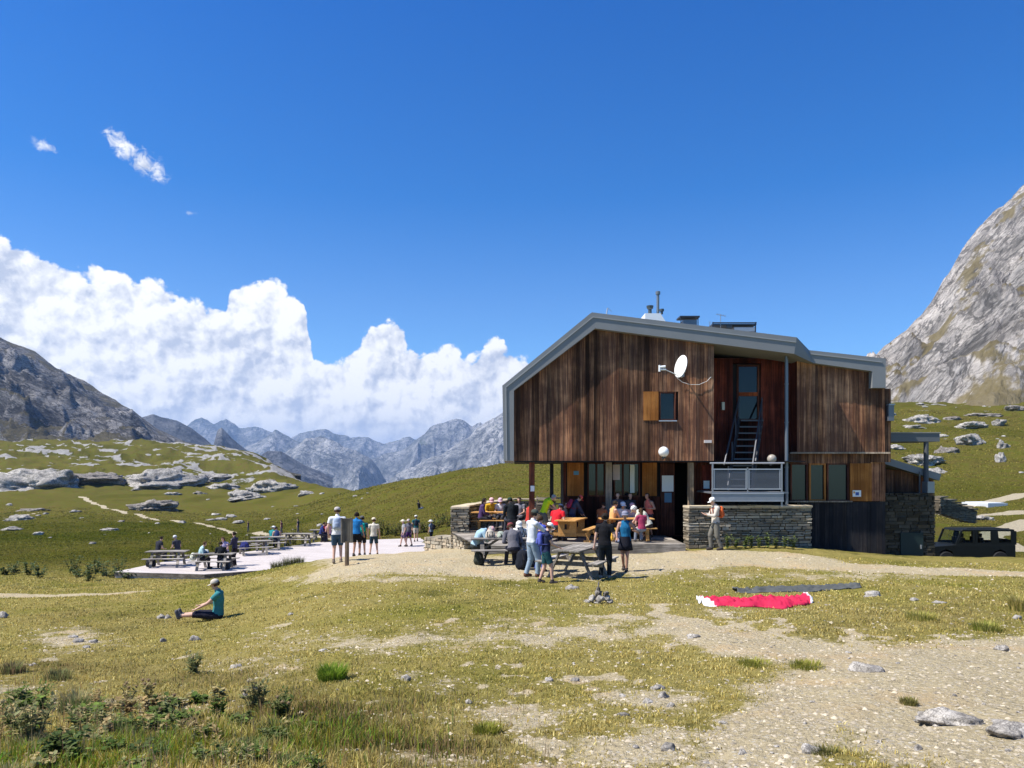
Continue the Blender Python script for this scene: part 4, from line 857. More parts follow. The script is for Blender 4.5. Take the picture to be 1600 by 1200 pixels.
# the lower terrace
ter = [(-18.4, 35.0), (-13.9, 34.2), (-4.0, 40.5), (-2.4, 43.6), (-4.2, 53.5), (-12.5, 50.0), (-14.6, 45.0), (-17.9, 39.0)]
mt, nt, bs = newmat('pale_terrace')
geo = N(nt, 'ShaderNodeNewGeometry'); br = N(nt, 'ShaderNodeTexBrick'); mp = N(nt, 'ShaderNodeMapping'); mp.inputs['Rotation'].default_value = (0, 0, .5); L(nt, geo.outputs['Position'], mp.inputs[0]); L(nt, mp.outputs[0], br.inputs['Vector'])
br.inputs['Scale'].default_value = 1; br.inputs['Brick Width'].default_value = 3.0; br.inputs['Row Height'].default_value = .15; br.inputs['Mortar Size'].default_value = .006; br.offset = .37
br.inputs['Color1'].default_value = (.46, .41, .375, 1); br.inputs['Color2'].default_value = (.54, .49, .455, 1); br.inputs['Mortar'].default_value = (.30, .27, .25, 1)
c = MIX(nt, 1.0, br.outputs[0], MIX(nt, NOISE(nt, geo.outputs['Position'], .7, 5, .6).outputs['Fac'], (.82, .80, .80), (1.1, 1.1, 1.1)), 'MULTIPLY'); L(nt, c, bs.inputs['Base Color']); bs.inputs['Roughness'].default_value = .9
n = len(ter); vs = [(x, y, -4.70) for x, y in ter]+[(x, y, -5.3) for x, y in ter]
o = mesh_obj('terrace', vs, [tuple(range(n)), tuple(range(n, 2*n))[::-1]]+[(i, i+n, (i+1) % n+n, (i+1) % n) for i in range(n)], mt); tag(o, kind='structure')
mb = MB()
for i in range(n): a, b = ter[i], ter[(i+1) % n]; mb.beam((a[0], a[1], -4.79), (b[0], b[1], -4.79), .08, .16, (.55, .52, .5))
mb.build('terrace_edge', m_grey, o)
# ---------------------------------------------------------------- furniture
def make_table(style, mat, name='picnic_table'):
    """long axis along x; origin on the ground under the middle"""
    t = empty(name); rr = random.Random(len(style)*7)
    T = lambda: (lambda k: (k, k, k))(rr.uniform(.8, 1.15))
    mb = MB()
    for i in range(5): y = -.37+i*.15; mb.box(-.95+rr.uniform(-.01, .01), .95, y, y+.143, .71, .75, T())
    mb.build('tabletop', mat, t, bevel=.004)
    for s in (-1, 1):
        mb = MB()
        for i in range(2): y = s*.72-.13+i*.135; mb.box(-.95, .95, y, y+.13, .415, .45, T())
        mb.build('bench', mat, t, bevel=.004)
    for x in (-.62, .62):
        if style == 'a_frame':
            for s in (-1, 1): mb = MB(); mb.beam((x, s*.26, .71), (x, s*.60, .0), .045, .12, T(), up=(1, 0, 0)); mb.build('leg', mat, t)
            mb = MB(); mb.beam((x+.045, -.86, .375), (x+.045, .86, .375), .04, .11, T()); mb.beam((x+.045, -.36, .67), (x+.045, .36, .67), .04, .08, T()); mb.beam((x*.95, 0, .40), (x*.2, 0, .70), .04, .07, T()); mb.build('crossbeam', mat, t)
        else:                                                # board ends with a V-shaped cut
            mb = MB(); mb.box(x-.03, x+.03, -.32, -.10, .18, .705, T()); mb.box(x-.03, x+.03, .10, .32, .18, .705, T()); mb.box(x-.03, x+.03, -.10, .10, .18, .42, T()); mb.box(x-.03, x+.03, -.10, .10, .60, .705, T()); mb.build('end_board', mat, t)
            for s in (-1, 1): mb = MB(); mb.box(x-.05, x+.05, s*.72-.14, s*.72+.14, .0, .07, T()); mb.beam((x, s*.72, .06), (x, s*.72, .41), .08, .12, T(), up=(1, 0, 0)); mb.build('leg', mat, t)
            mb = MB(); mb.beam((x, -.80, .25), (x, .80, .25), .07, .10, T()); mb.build('crossbeam', mat, t)
    return t
tg = make_table('a_frame', m_grey); to = make_table('board', m_table)
def put(o, px, d, z, rz, label, group, first):
    o = o if first else copy_tree(o)
    o.location = (U(px)*d, d, z); o.rotation_euler = (0, 0, rz); tag(o, label, 'picnic table', group); return o
dT = lambda row: 4.70*F/(row-HR)
gt = 'grey picnic tables on the lower terrace'
put(tg, 262, dT(884.5), -4.70, .12, 'grey picnic table at the left tip of the pale terrace', gt, True)
put(tg, 335, dT(889), -4.70, .05, 'grey picnic table with bags and a pale blue jacket person at its end', gt, False)
put(tg, 396, dT(866), -4.70, .5, 'grey picnic table behind the standing dark woman on the terrace', gt, False)
put(tg, 418, dT(858.5), -4.70, .35, 'grey picnic table under the person in the white hat', gt, False)
put(tg, 465, dT(852), -4.70, .0, 'empty bright topped picnic table in the middle of the terrace', gt, False)
put(tg, 507, dT(845), -4.70, .1, 'farthest terrace picnic table with blue and red clad people', gt, False)
g2 = 'grey picnic tables on the grass before the deck'
zf = lambda px, d: G(U(px)*d, d)
F1 = put(tg, 785, 22.9, zf(785, 22.9), .06, 'grey picnic table with the pale blue shirted person, heaped with bags', g2, False)
F2 = put(tg, 903, 20.1, zf(903, 20.1), R(66), 'empty slatted grey picnic table nearest the black clad woman', g2, False)
g3 = 'orange wooden tables on the deck'
put(to, 893, 26.55, -2.45, R(72), 'orange wooden table with a V cut in its end board', g3, True)
put(to, 772, 31.0, -2.45, .05, 'orange wooden table by the parapet with the yellow shirted person', g3, False)
put(to, 978, 26.95, -2.45, .02, 'orange wooden table beside the hut door, ringed by sitters', g3, False)
# sign board on its post
p = onground(542, 884); sb = empty('sign_post', p, R(8), 'grey board on a wooden post at the edge of the sandy patch', 'sign')
s = p.y/F; mb = MB(); mb.tube([(0, 0, -.2), (.005, 0, .75)], .065, 8, (.9, .75, .6)); mb.build('post', m_greyz, sb)
mb = MB(); hh = 74*s; mb.box(-9*s, 9*s, -.03, .03, hh-38*s, hh, (.62, .64, .62)); mb.build('panel', m_greyz, sb, bevel=.01)
mb = MB(); mb.box(-9.2*s, -7*s, -.05, .05, hh-38*s, hh+.02, (1.2, 1.2, 1.15)); mb.box(5*s, 9.3*s, -.07, -.031, hh-38*s, hh+.02, (.9, .9, .85)); mb.build('frame', m_greyz, sb)

# ---------------------------------------------------------------- people
SKIN = [simple('skin_light', (.56, .34, .25), .55, 0, .05, 5, tone=False), simple('skin_tan', (.40, .22, .15), .55, 0, .05, 5, tone=False)]
_cm = {}
def cloth(c, rough=.9):
    k = tuple(round(v, 3) for v in c)
    if k not in _cm: _cm[k] = simple('fabric', c, rough, 0, .16, 14, bump=.15, tone=False, spec=.1)
    return _cm[k]
HAIR = {'dark': (.025, .018, .014), 'brown': (.07, .04, .022), 'grey': (.35, .33, .31), 'blond': (.30, .20, .09)}
def ik(a, b, l1, l2, pole):
    a, b, pole = Vector(a), Vector(b), Vector(pole); d = b-a; D = min(d.length, (l1+l2)*.998); d.normalize(); b = a+d*D
    x = (l1*l1-l2*l2+D*D)/(2*D); h = math.sqrt(max(l1*l1-x*x, 0)); pp = pole-d*pole.dot(d)
    if pp.length < 1e-4: pp = Vector((0, -1, 0))
    pp.normalize(); return a+d*x+pp*h, b
def lobes(mb, p0, p1, ra, rb, side, n=14):
    """rounded limb from p0 to p1; ra/rb = (lateral, depth) radii at each end"""
    p0, p1 = Vector(p0), Vector(p1); d = (p1-p0).normalized(); side = Vector(side); side = (side-d*side.dot(d))
    if side.length < 1e-3: side = d.orthogonal()
    side.normalize(); up = side.cross(d); ln = (p1-p0).length; rings = []
    for a in (-80, -55, -30): rings.append((ra[0]*math.cos(R(a)), ra[1]*math.cos(R(a)), math.sin(R(a))*min(ra)))
    for t in (0, .25, .5, .75, 1): rings.append((ra[0]+(rb[0]-ra[0])*t, ra[1]+(rb[1]-ra[1])*t, ln*t))
    for a in (30, 55, 80): rings.append((rb[0]*math.cos(R(a)), rb[1]*math.cos(R(a)), ln+math.sin(R(a))*min(rb)))
    vs = []; fs = []
    for rx, ry, z in rings:
        for k in range(n): t = 2*math.pi*k/n; vs.append(p0+d*z+side*(rx*math.cos(t))+up*(ry*math.sin(t)))
    for i in range(len(rings)-1):
        for k in range(n): fs.append((i*n+k, i*n+(k+1) % n, (i+1)*n+(k+1) % n, (i+1)*n+k))
    fs += [tuple(range(n))[::-1], tuple(range((len(rings)-1)*n, len(rings)*n))]
    mb.add(vs, fs)
def remesh(mb, vox):
    me = bpy.data.meshes.new('tmp'); me.from_pydata([tuple(v) for v in mb.v], [], mb.f); o = bpy.data.objects.new('tmp', me); COL.objects.link(o)
    m = o.modifiers.new('r', 'REMESH'); m.mode = 'VOXEL'; m.voxel_size = vox; m.use_smooth_shade = True
    m2 = o.modifiers.new('s', 'SMOOTH'); m2.factor = .5; m2.iterations = 2
    dg = bpy.context.evaluated_depsgraph_get(); ev = o.evaluated_get(dg); em = ev.to_mesh()
    nv = len(em.vertices); V_ = np.empty(nv*3, np.float32); em.vertices.foreach_get('co', V_); V_ = V_.reshape(-1, 3)
    Nn = np.empty(nv*3, np.float32); em.vertices.foreach_get('normal', Nn); Nn = Nn.reshape(-1, 3)
    Fq = np.array([tuple(p.vertices) for p in em.polygons], dtype=int)
    ev.to_mesh_clear(); bpy.data.objects.remove(o); bpy.data.meshes.remove(me)
    return V_, Nn, Fq
def segdist(V_, a, b):
    a, b = np.array(a), np.array(b); d = b-a; t = np.clip(((V_-a) @ d)/(d @ d), 0, 1)
    return np.linalg.norm(V_-a-t[:, None]*d, axis=1), t
def person(loc, rz, label, h=1.72, pose='stand', lean=0.0, bow=0.0, side=0.0, hands=None, feet=None, look=0.0, nod=0.0, top=(.5, .5, .5), sleeve='short', bottom=(.05, .05, .06), legs='long', shoes=(.06, .05, .045), hair='dark', hairlen='short', hat=None, hatcol=(.7, .7, .68), pack=None, skin=0, vox=.020, fem=False, group='hikers around the mountain hut', seat=.45, extra=None, build=1.0):
    sc = h/1.75
    if pose == 'stand': pz = Vector((0, 0, .93)); ft = [Vector((-.11, -.02, .09)), Vector((.11, .04, .09))]
    elif pose == 'sit': pz = Vector((0, 0, seat/sc+.10)); ft = [Vector((-.13, .44, .09)), Vector((.12, .40, .09))]
    else: pz = Vector((0, 0, .13)); ft = [Vector((-.10, .86, .10)), Vector((.09, .84, .10))]
    if feet: ft = [Vector(f) for f in feet]
    rot = Matrix.Rotation(-lean, 3, 'X') @ Matrix.Rotation(side, 3, 'Y'); rotb = rot @ Matrix.Rotation(-bow, 3, 'X')
    q = lambda v: pz+rot @ Vector(v)
    sp, ch = q((0, .005, .19)), q((0, .01, .36)); qb = lambda v: ch+rotb @ Vector(v)
    nb, nk = qb((0, -.01, .15)), qb((0, .02, .22)); hr = rotb @ Matrix.Rotation(-nod, 3, 'X') @ Matrix.Rotation(look, 3, 'Z'); hc = nk+hr @ Vector((0, .025, .115))
    sw = (.165 if fem else .19)*build
    sh = [qb((-sw, -.01, .11)), qb((sw, -.01, .11))]
    hd = hands or [None, None]; dfl = [(-.27, .06, .90-.93), (.27, .08, .88-.93)] if pose == 'stand' else [(-.14, .34, .12), (.14, .34, .12)]
    el, wr = [], []
    for i in (0, 1):
        tg_ = Vector(hd[i]) if hd[i] is not None else pz+Vector(dfl[i])
        e, w_ = ik(sh[i], tg_, .285, .25, (-.5 if i == 0 else .5, -.6, -.6)); el.append(e); wr.append(w_)
    hp = [q((-.085, 0, -.03)), q((.085, 0, -.03))]; kn, an_ = [], []
    for i in (0, 1): k, a = ik(hp[i], ft[i], .425, .41, (0, 1, .45) if pose != 'ground' else (0, .2, 1)); kn.append(k); an_.append(a)
    b = build; lat = rot @ Vector((1, 0, 0)); latb = rotb @ Vector((1, 0, 0)); mb = MB(); B = []
    def seg(nm, p0, p1, ra, rb, sd): lobes(mb, p0, p1, ra, rb, sd); B.append((nm, p0, p1, (ra[0]+rb[0])/2))
    seg('pelvis', q((0, 0, -.03)), q((0, 0, .06)), (.155*b, .112*b), (.15*b, .108*b), lat)
    seg('belly', q((0, .005, .06)), sp, (.145*b, .108*b), (.132*b if fem else .145*b, .100*b), lat)
    seg('chest', sp, ch, (.130*b if fem else .145*b, .100*b), (.155*b, .112*b), lat)
    seg('chest', ch, qb((0, -.01, .10)), (.155*b, .112*b), (.145*b, .085*b), latb)
    for i in (0, 1): seg('chest', qb((0, -.01, .12)), sh[i], (.06, .07), (.058, .062), (0, 0, 1))
    seg('neck', nb, nk, (.056, .058), (.052, .056), latb)
    seg('head', hc+hr @ Vector((0, -.012, .03)), hc+hr @ Vector((0, -.005, .055)), (.076, .094), (.073, .088), hr @ Vector((1, 0, 0)))
    seg('head', hc+hr @ Vector((0, .0, .03)), hc+hr @ Vector((0, .038, -.068)), (.070, .078), (.042, .040), hr @ Vector((1, 0, 0)))
    seg('head', hc+hr @ Vector((0, .075, .025)), hc+hr @ Vector((0, .098, -.015)), (.012, .014), (.017, .016), hr @ Vector((1, 0, 0)))
    for s_ in (-1, 1): seg('head', hc+hr @ Vector((s_*.076, -.008, .0)), hc+hr @ Vector((s_*.080, -.012, .03)), (.012, .018), (.012, .02), hr @ Vector((1, 0, 0)))
    for i in (0, 1):
        seg('uarm', sh[i], el[i], (.054*b, .056*b), (.040, .042), latb); seg('farm', el[i], wr[i], (.041, .043), (.027, .030), latb)
        d = (wr[i]-el[i]).normalized(); pe = wr[i]+d*.085; seg('hand', wr[i]+d*.015, pe, (.036, .020), (.038, .018), latb)
        seg('thigh', hp[i], kn[i], (.088*b, .092*b), (.058, .062), lat); seg('shin', kn[i], an_[i], (.055, .062), (.036, .040), lat)
        fd = Vector((ft[i].x*.25, 1, -.02)).normalized() if pose != 'ground' else Vector((ft[i].x*.8, .25, 1)).normalized()
        dn = Vector((0, 0, -1)) if pose != 'ground' else Vector((0, 1, -.2)).normalized()
        seg('foot', an_[i]+dn*.045-fd*.03, an_[i]+dn*.055+fd*.13, (.040, .040), (.042, .030), lat)
    V_, Nn, Fq = remesh(mb, vox)
    D = np.full(len(V_), 1e9); I = np.zeros(len(V_), int); Tt = np.zeros(len(V_))
    for j, (nm, p0, p1, r) in enumerate(B):
        d, t = segdist(V_, p0, p1); d = d-r; m = d < D; D[m] = d[m]; I[m] = j; Tt[m] = t[m]
    nm_ = np.array([B[j][0] for j in I])
    body_v, body_f = V_, Fq
    fm = MB()
    for i in (0, 1):                                    # fingers and thumb, gently curled
        d = (wr[i]-el[i]).normalized(); lt = (latb-d*latb.dot(d)); lt = lt.normalized() if lt.length > .05 else d.orthogonal().normalized(); nn_ = lt.cross(d); base = wr[i]+d*.085; inn = 1 if i == 0 else -1
        for k, (o_, l_) in enumerate(((-.03, .058), (-.010, .072), (.011, .068), (.030, .052))):
            a = base+lt*o_; fm.tube([a, a+d*l_*.5+nn_*.008, a+d*l_*.9+nn_*.026], [.0095, .0088, .0065], 5)
        a = wr[i]+d*.03+lt*(.032*inn); fm.tube([a, a+lt*(.022*inn)+d*.035+nn_*.008, a+lt*(.026*inn)+d*.062+nn_*.018], [.012, .0105, .008], 5)
    o = len(V_); fv = np.array([tuple(v) for v in fm.v]); me_v = np.concatenate([V_, fv])
    allf = [tuple(f) for f in Fq.tolist()]+[tuple(i+o for i in f) for f in fm.f]
    P_ = mesh_obj('person', (me_v*sc).tolist(), allf, SKIN[skin], smooth=True)
    P_.location = loc; P_.rotation_euler = (0, 0, rz); tag(P_, label, 'person', group)
    def shell(name, mask, off, col, wr_=.006, grow=None):
        idx = np.where(mask)[0]; mp = -np.ones(len(V_), int); mp[idx] = np.arange(len(idx)); ff = Fq[mask[Fq].all(axis=1)]
        if not len(ff): return None
        v = V_[idx]; w_ = pn(v[:, 0]*16, v[:, 1]*16, v[:, 2]*9+loc[0]); o_ = off+wr_*w_
        if grow is not None: o_ = o_+grow[idx]
        return mesh_obj(name, ((v+Nn[idx]*o_[:, None])*sc).tolist(), mp[ff].tolist(), cloth(col), P_, smooth=True)
    arm = np.zeros(len(V_), bool)
    if sleeve != 'none': arm |= (nm_ == 'uarm') & (Tt < (.55 if sleeve == 'short' else 2))
    if sleeve == 'long': arm |= (nm_ == 'farm')
    trunk = (nm_ == 'chest') | (nm_ == 'belly')
    if sleeve == 'none': trunk &= ~((np.abs((V_-np.array(ch)) @ np.array(latb)) > .125) & ((V_-np.array(ch)) @ np.array(rotb @ Vector((0, 0, 1))) > .02))
    hem = (nm_ == 'pelvis')
    shell('shirt', trunk | arm | (hem & (((V_-np.array(pz)) @ np.array(rot @ Vector((0, 0, 1)))) > -.03)), .016, top)
    if legs == 'long': lm = (nm_ == 'thigh') | (nm_ == 'shin')
    elif legs == 'capri': lm = (nm_ == 'thigh') | ((nm_ == 'shin') & (Tt < .35))
    else: lm = (nm_ == 'thigh') & (Tt < (.8 if legs == 'short' else .45))
    shell('trousers' if legs == 'long' else 'shorts', hem | lm, .010, bottom, .005, grow=np.where(lm, .012*np.clip(Tt, 0, 1)+.004, 0))
    fi = [[j for j, b_ in enumerate(B) if b_[0] in ('foot', 'shin')][k_::4] for k_ in (0, 1, 2, 3)]
    for i in (0, 1): shell('shoe', (np.isin(I, fi[2*i]+fi[2*i+1])) & ((nm_ == 'foot') | ((nm_ == 'shin') & (Tt > .9))), .013, shoes, .002)
    if legs == 'skirt':
        s_ = MB(); s_.lathe([(.150*b, .10), (.17*b, .0), (.20, -.14), (.225, -.30), (.215, -.30)], pz, 18); mesh_obj('skirt', [(Vector(v)*sc) for v in s_.v], s_.f[:-2], cloth(bottom), P_, smooth=True)
    # hair
    up = hr @ Vector((0, 0, 1)); fw = hr @ Vector((0, 1, 0)); rel = V_-np.array(hc+up*.035); zz = rel @ np.array(up); yy_ = rel @ np.array(fw)
    if hair: shell('hair', (nm_ == 'head') & ((zz > .045) | ((yy_ < .015) & (zz > -.055))) & (np.abs(rel @ np.array(hr @ Vector((1, 0, 0)))) < .095), .014 if hairlen == 'short' else .022, HAIR[hair], .008)
    hm = cloth(HAIR[hair or 'dark'])
    if hairlen == 'long': s_ = MB(); lobes(s_, hc-fw*.075+up*.0, hc-fw*.10-up*.20, (.07, .035), (.05, .025), hr @ Vector((1, 0, 0))); mesh_obj('ponytail', [Vector(v)*sc for v in s_.v], s_.f, hm, P_, smooth=True)
    if hairlen == 'bun': s_ = MB(); lobes(s_, hc-fw*.10+up*.06, hc-fw*.12+up*.07, (.045, .045), (.035, .035), hr @ Vector((1, 0, 0))); mesh_obj('hair_bun', [Vector(v)*sc for v in s_.v], s_.f, hm, P_, smooth=True)
    if hat:
        s_ = MB(); M3 = hr.to_4x4(); c0 = hc+up*.035
        s_.lathe([(.100, .012), (.102, .035), (.095, .07), (.074, .098), (.035, .116), (.004, .12)] if hat != 'wide' else [(.112, .02), (.105, .04), (.095, .085), (.08, .105), (.004, .112)], c0-fw*.004, 16, m=M3)
        if hat == 'wide': s_.lathe([(.10, .03), (.20, .012), (.205, .0), (.10, .018)], c0, 20, m=M3)
        else:
            vs = []; fs = []
            for k in range(9):
                a = R(-55+k*110/8); 
                for r_, dz in ((.088, .022), (.175 if hat == 'cap' else .1, .002)): vs.append(c0+M3 @ Vector((math.sin(a)*r_*.78, math.cos(a)*r_, dz)))
            n_ = len(vs); vs += [v-up*.008 for v in vs]
            for k in range(8): fs += [(2*k, 2*k+2, 2*k+3, 2*k+1), (n_+2*k, n_+2*k+1, n_+2*k+3, n_+2*k+2), (2*k+1, 2*k+3, n_+2*k+3, n_+2*k+1)]
            s_.add(vs, fs)
        mesh_obj('cap' if hat == 'cap' else 'sun_hat', [Vector(v)*sc for v in s_.v], s_.f, cloth(hatcol), P_, smooth=True)
    if pack is not None:
        bd_ = rotb @ Vector((0, -1, 0)); upb = rotb @ Vector((0, 0, 1)); c0 = ch+bd_*.20
        bk = empty('backpack', (0, 0, 0), 0, (pack[1] if isinstance(pack[0], tuple) else 'backpack worn by the person'), 'backpack'); colr = pack[0] if isinstance(pack[0], tuple) else pack
        bk['group'] = 'backpacks worn by standing hikers'; bk.location = loc; bk.rotation_euler = (0, 0, rz)
        s_ = MB(); lobes(s_, c0-upb*.14, c0+upb*.10, (.13, .085), (.11, .07), latb); mesh_obj('pack_bag', [Vector(v)*sc for v in s_.v], s_.f, cloth(colr), bk, smooth=True)
        s_ = MB(); lobes(s_, c0-upb*.13+bd_*.08, c0-upb*.02+bd_*.075, (.085, .035), (.075, .03), latb); mesh_obj('pocket', [Vector(v)*sc for v in s_.v], s_.f, cloth(tuple(c*.75 for c in colr)), bk, smooth=True)
        for i in (-1, 1):
            s_ = MB(); a = c0+upb*.13+latb*(i*.075)+bd_*-.03; s_.tube([a, ch+upb*.165+latb*(i*.085), ch+upb*.08+latb*(i*.10)-bd_*.135, ch-upb*.08+latb*(i*.125)-bd_*.115, ch-upb*.16+latb*(i*.15)+bd_*.02, c0-upb*.16+latb*(i*.10)], .016, 6)
            mesh_obj('strap', [Vector(v)*sc for v in s_.v], s_.f, cloth(tuple(c*.5 for c in colr)), bk, smooth=True)
    return P_
def at(px, d, z=None): x = U(px)*d; return (x, d, G(x, d) if z is None else z)
W_, Bk, Nv = (.72, .72, .70), (.012, .012, .014), (.018, .024, .06)
fg = 'people by the grey tables in front of the deck'; dg_ = 'people at the deck tables'; tg_ = 'people on and near the lower terrace'
FA, AW, LF, RT = math.pi, 0.0, R(90), R(-90)
# seated woman on the grass, lower left
p = onground(341, 966, 10, 30); WPOS = (p.x, p.y, p.z-.02)
person(WPOS, LF+.12, 'woman in teal T-shirt and beige cap sitting alone on the grass, legs outstretched', 1.70, 'ground', lean=-.06, bow=.12, hands=[(-.16, .42, .30), (.14, .40, .33)], feet=[(-.13, .90, .12), (.10, .86, .11)], top=(.045, .20, .21), sleeve='short', bottom=(.022, .022, .035), legs='capri', shoes=(.10, .10, .11), hair='brown', hat='cap', hatcol=(.50, .45, .38), nod=.15, fem=True, vox=.017, group=fg)
# hiker beside the stone wall
person(at(1118, 25.0), LF+.1, 'hiker in beige shirt and white cap looking at a phone before the stone wall', 1.74, hands=[(-.10, .33, 1.18), (.10, .34, 1.20)], nod=.35, top=(.52, .47, .40), sleeve='long', bottom=(.16, .15, .125), hair='grey', hat='cap', hatcol=(.78, .77, .74), pack=((.62, .13, .04), 'orange backpack worn by the hiker beside the stone wall'), feet=[(-.09, -.16, .09), (.10, .12, .09)], vox=.017, group=fg)
person(at(831, 19.9), R(-62), 'man in pale grey shirt, pale jeans and dark cap standing half turned away', 1.76, lean=.05, hands=[(-.20, .30, 1.18), (.16, .48, 1.22)], top=(.56, .58, .62), sleeve='long', bottom=(.24, .31, .38), hair='dark', hat='cap', hatcol=(.06, .07, .06), shoes=(.12, .06, .04), vox=.017, group=fg, feet=[(-.12, -.10, .09), (.10, .12, .09)])
person(at(853, 18.7), R(-80), 'youth in navy T-shirt and white hat beside the man in pale jeans', 1.50, lean=.03, hands=[(-.12, .34, 1.06), (.14, .36, 1.04)], nod=.3, top=Nv, sleeve='short', bottom=(.02, .07, .08), legs='short', hair='brown', hat='cap', hatcol=(.74, .74, .72), vox=.016, group=fg, feet=[(-.10, -.16, .09), (.12, .16, .09)], pack=((.10, .12, .42), 'small blue backpack worn by the youth in navy'))
person(at(945, 19.6), R(-20), 'woman all in black with a dark bun standing with her back turned', 1.68, hands=[(-.30, .05, .86), (.22, .20, 1.02)], top=Bk, sleeve='short', bottom=(.012, .016, .020), hair='dark', hairlen='bun', shoes=(.2, .2, .2), fem=True, build=1.1, vox=.017, group=fg)
person(at(977, 20.9), FA-.25, 'woman in blue tank top and dark skirt walking towards the grass', 1.66, hands=[(-.30, .22, 1.20), (.22, .28, 1.00)], feet=[(-.05, .14, .09), (.06, -.14, .12)], top=(.015, .12, .24), sleeve='none', bottom=(.014, .014, .02), legs='skirt', hair='grey', hat='cap', hatcol=(.22, .22, .28), skin=1, fem=True, vox=.017, group=fg)
# at the grey table F1
person(at(742, 23.0), R(-78), 'bent person in pale blue shirt and pink cap at the grey table', 1.74, 'sit', lean=.45, bow=.45, hands=[(-.16, .50, .78), (.16, .52, .78)], nod=.45, top=(.30, .43, .50), sleeve='long', bottom=(.045, .05, .045), hair='grey', hat='cap', hatcol=(.55, .33, .32), shoes=(.3, .28, .27), build=1.1, vox=.018, group=fg, feet=[(-.12, .30, .09), (.12, .22, .09)])
person(at(803, 22.0), R(15), 'person in grey jacket seated with back turned at the right of the grey table', 1.70, 'sit', lean=.35, bow=.3, top=(.13, .125, .14), sleeve='long', bottom=(.03, .03, .04), hair='brown', hat='cap', hatcol=(.22, .05, .06), build=1.1, vox=.018, group=fg)
person(at(814, 23.4), R(170), 'person in cream top and white cap seated across the grey table', 1.66, 'sit', lean=.3, bow=.2, top=(.62, .60, .54), sleeve='short', bottom=(.05, .05, .06), hair='brown', hat='cap', hatcol=(.76, .75, .7), vox=.018, group=fg)
# deck, far left table O2
Zd = -2.45
person(at(751, 30.6, Zd), R(-80), 'dark haired person in purple seated at the left of the parapet table', 1.68, 'sit', lean=.15, top=(.07, .04, .11), sleeve='long', hair='dark', hairlen='long', vox=.024, group=dg_, feet=[(-.12, .3, .09), (.12, .3, .09)])
person(at(768, 32.1, Zd), FA+.15, 'person in mustard yellow shirt with a pink cap at the parapet table', 1.74, 'sit', lean=.35, bow=.1, side=.05, top=(.62, .36, .03), sleeve='long', hair='brown', hat='cap', hatcol=(.66, .40, .42), vox=.024, group=dg_)
person(at(783, 32.0, Zd), FA-.1, 'person in white top and lilac cap right of the yellow shirt', 1.66, 'sit', lean=.3, top=(.62, .60, .62), hair='brown', hat='cap', hatcol=(.60, .42, .52), vox=.024, group=dg_)
person(at(800, 29.6, Zd), R(20), 'broad person in black with dark green cap, back to the camera', 1.80, 'sit', lean=.2, bow=.1, top=(.014, .017, .02), sleeve='long', hair='dark', hat='cap', hatcol=(.02, .05, .035), build=1.2, vox=.024, group=dg_)
person(at(813, 30.5, Zd), FA-.4, 'dark haired person in grey seated behind the black clad one', 1.66, 'sit', lean=.1, top=(.20, .19, .22), hair='dark', vox=.024, group=dg_, seat=.5)
person(at(826, 28.6, Zd), R(-60), 'woman in red tank top with raised arm beside the thin post', 1.64, 'sit', lean=.1, hands=[(-.12, .28, .9), (.14, .22, 1.05)], top=(.42, .04, .03), sleeve='none', hair='dark', hairlen='bun', skin=0, fem=True, vox=.022, group=dg_)
person(at(849, 27.2, Zd), R(-70), 'bareheaded man in neon yellow T-shirt leaning over on the deck', 1.74, lean=.32, bow=.3, nod=.5, hands=[(-.15, .55, 1.0), (.15, .55, .95)], top=(.58, .72, .02), sleeve='short', bottom=(.10, .11, .10), legs='short', hair='grey', vox=.020, group=dg_)
person(at(868, 26.2, Zd), R(-35), 'person in bright red shirt and navy cap seated left of the orange table', 1.72, 'sit', lean=.3, bow=.3, top=(.60, .02, .03), sleeve='short', hair='dark', hat='cap', hatcol=(.03, .05, .10), build=1.1, vox=.020, group=dg_)
person(at(894, 27.6, Zd), R(-75), 'person in dark blue top and red cap standing behind the orange table', 1.62, lean=.25, bow=.2, nod=.3, hands=[(-.12, .40, .92), (.14, .42, .92)], top=(.04, .05, .09), sleeve='long', bottom=Nv, hair='brown', hat='cap', hatcol=(.60, .10, .09), pack=((.26, .03, .07), 'maroon backpack on the person in the red cap'), vox=.020, group=dg_)
person(at(965, 28.1, Zd), FA, 'dim figure in dark grey standing in the shade behind the doorside table, left', 1.62, top=(.10, .08, .10), hair='dark', vox=.022, group=dg_)
person(at(984, 28.15, Zd), FA+.3, 'dim figure in black standing in the shade behind the doorside table, right', 1.60, top=(.05, .05, .06), hair='dark', vox=.022, group=dg_)
person(at(843, 21.0), R(-40), 'person in royal blue largely hidden behind the man in pale jeans', 1.55, top=(.05, .07, .36), sleeve='short', bottom=(.06, .09, .30), legs='long', hair='brown', vox=.02, group=fg)
person(at(877, 27.9, Zd), R(-120), 'person in pale top seated between the red shirt and the red cap', 1.64, 'sit', lean=.2, top=(.62, .60, .55), hair='brown', vox=.022, group=dg_)
person(at(938, 27.6, Zd), R(-50), 'person in rust brown seated left of the doorside table', 1.62, 'sit', lean=.2, top=(.35, .12, .05), hair='dark', vox=.022, group=dg_)
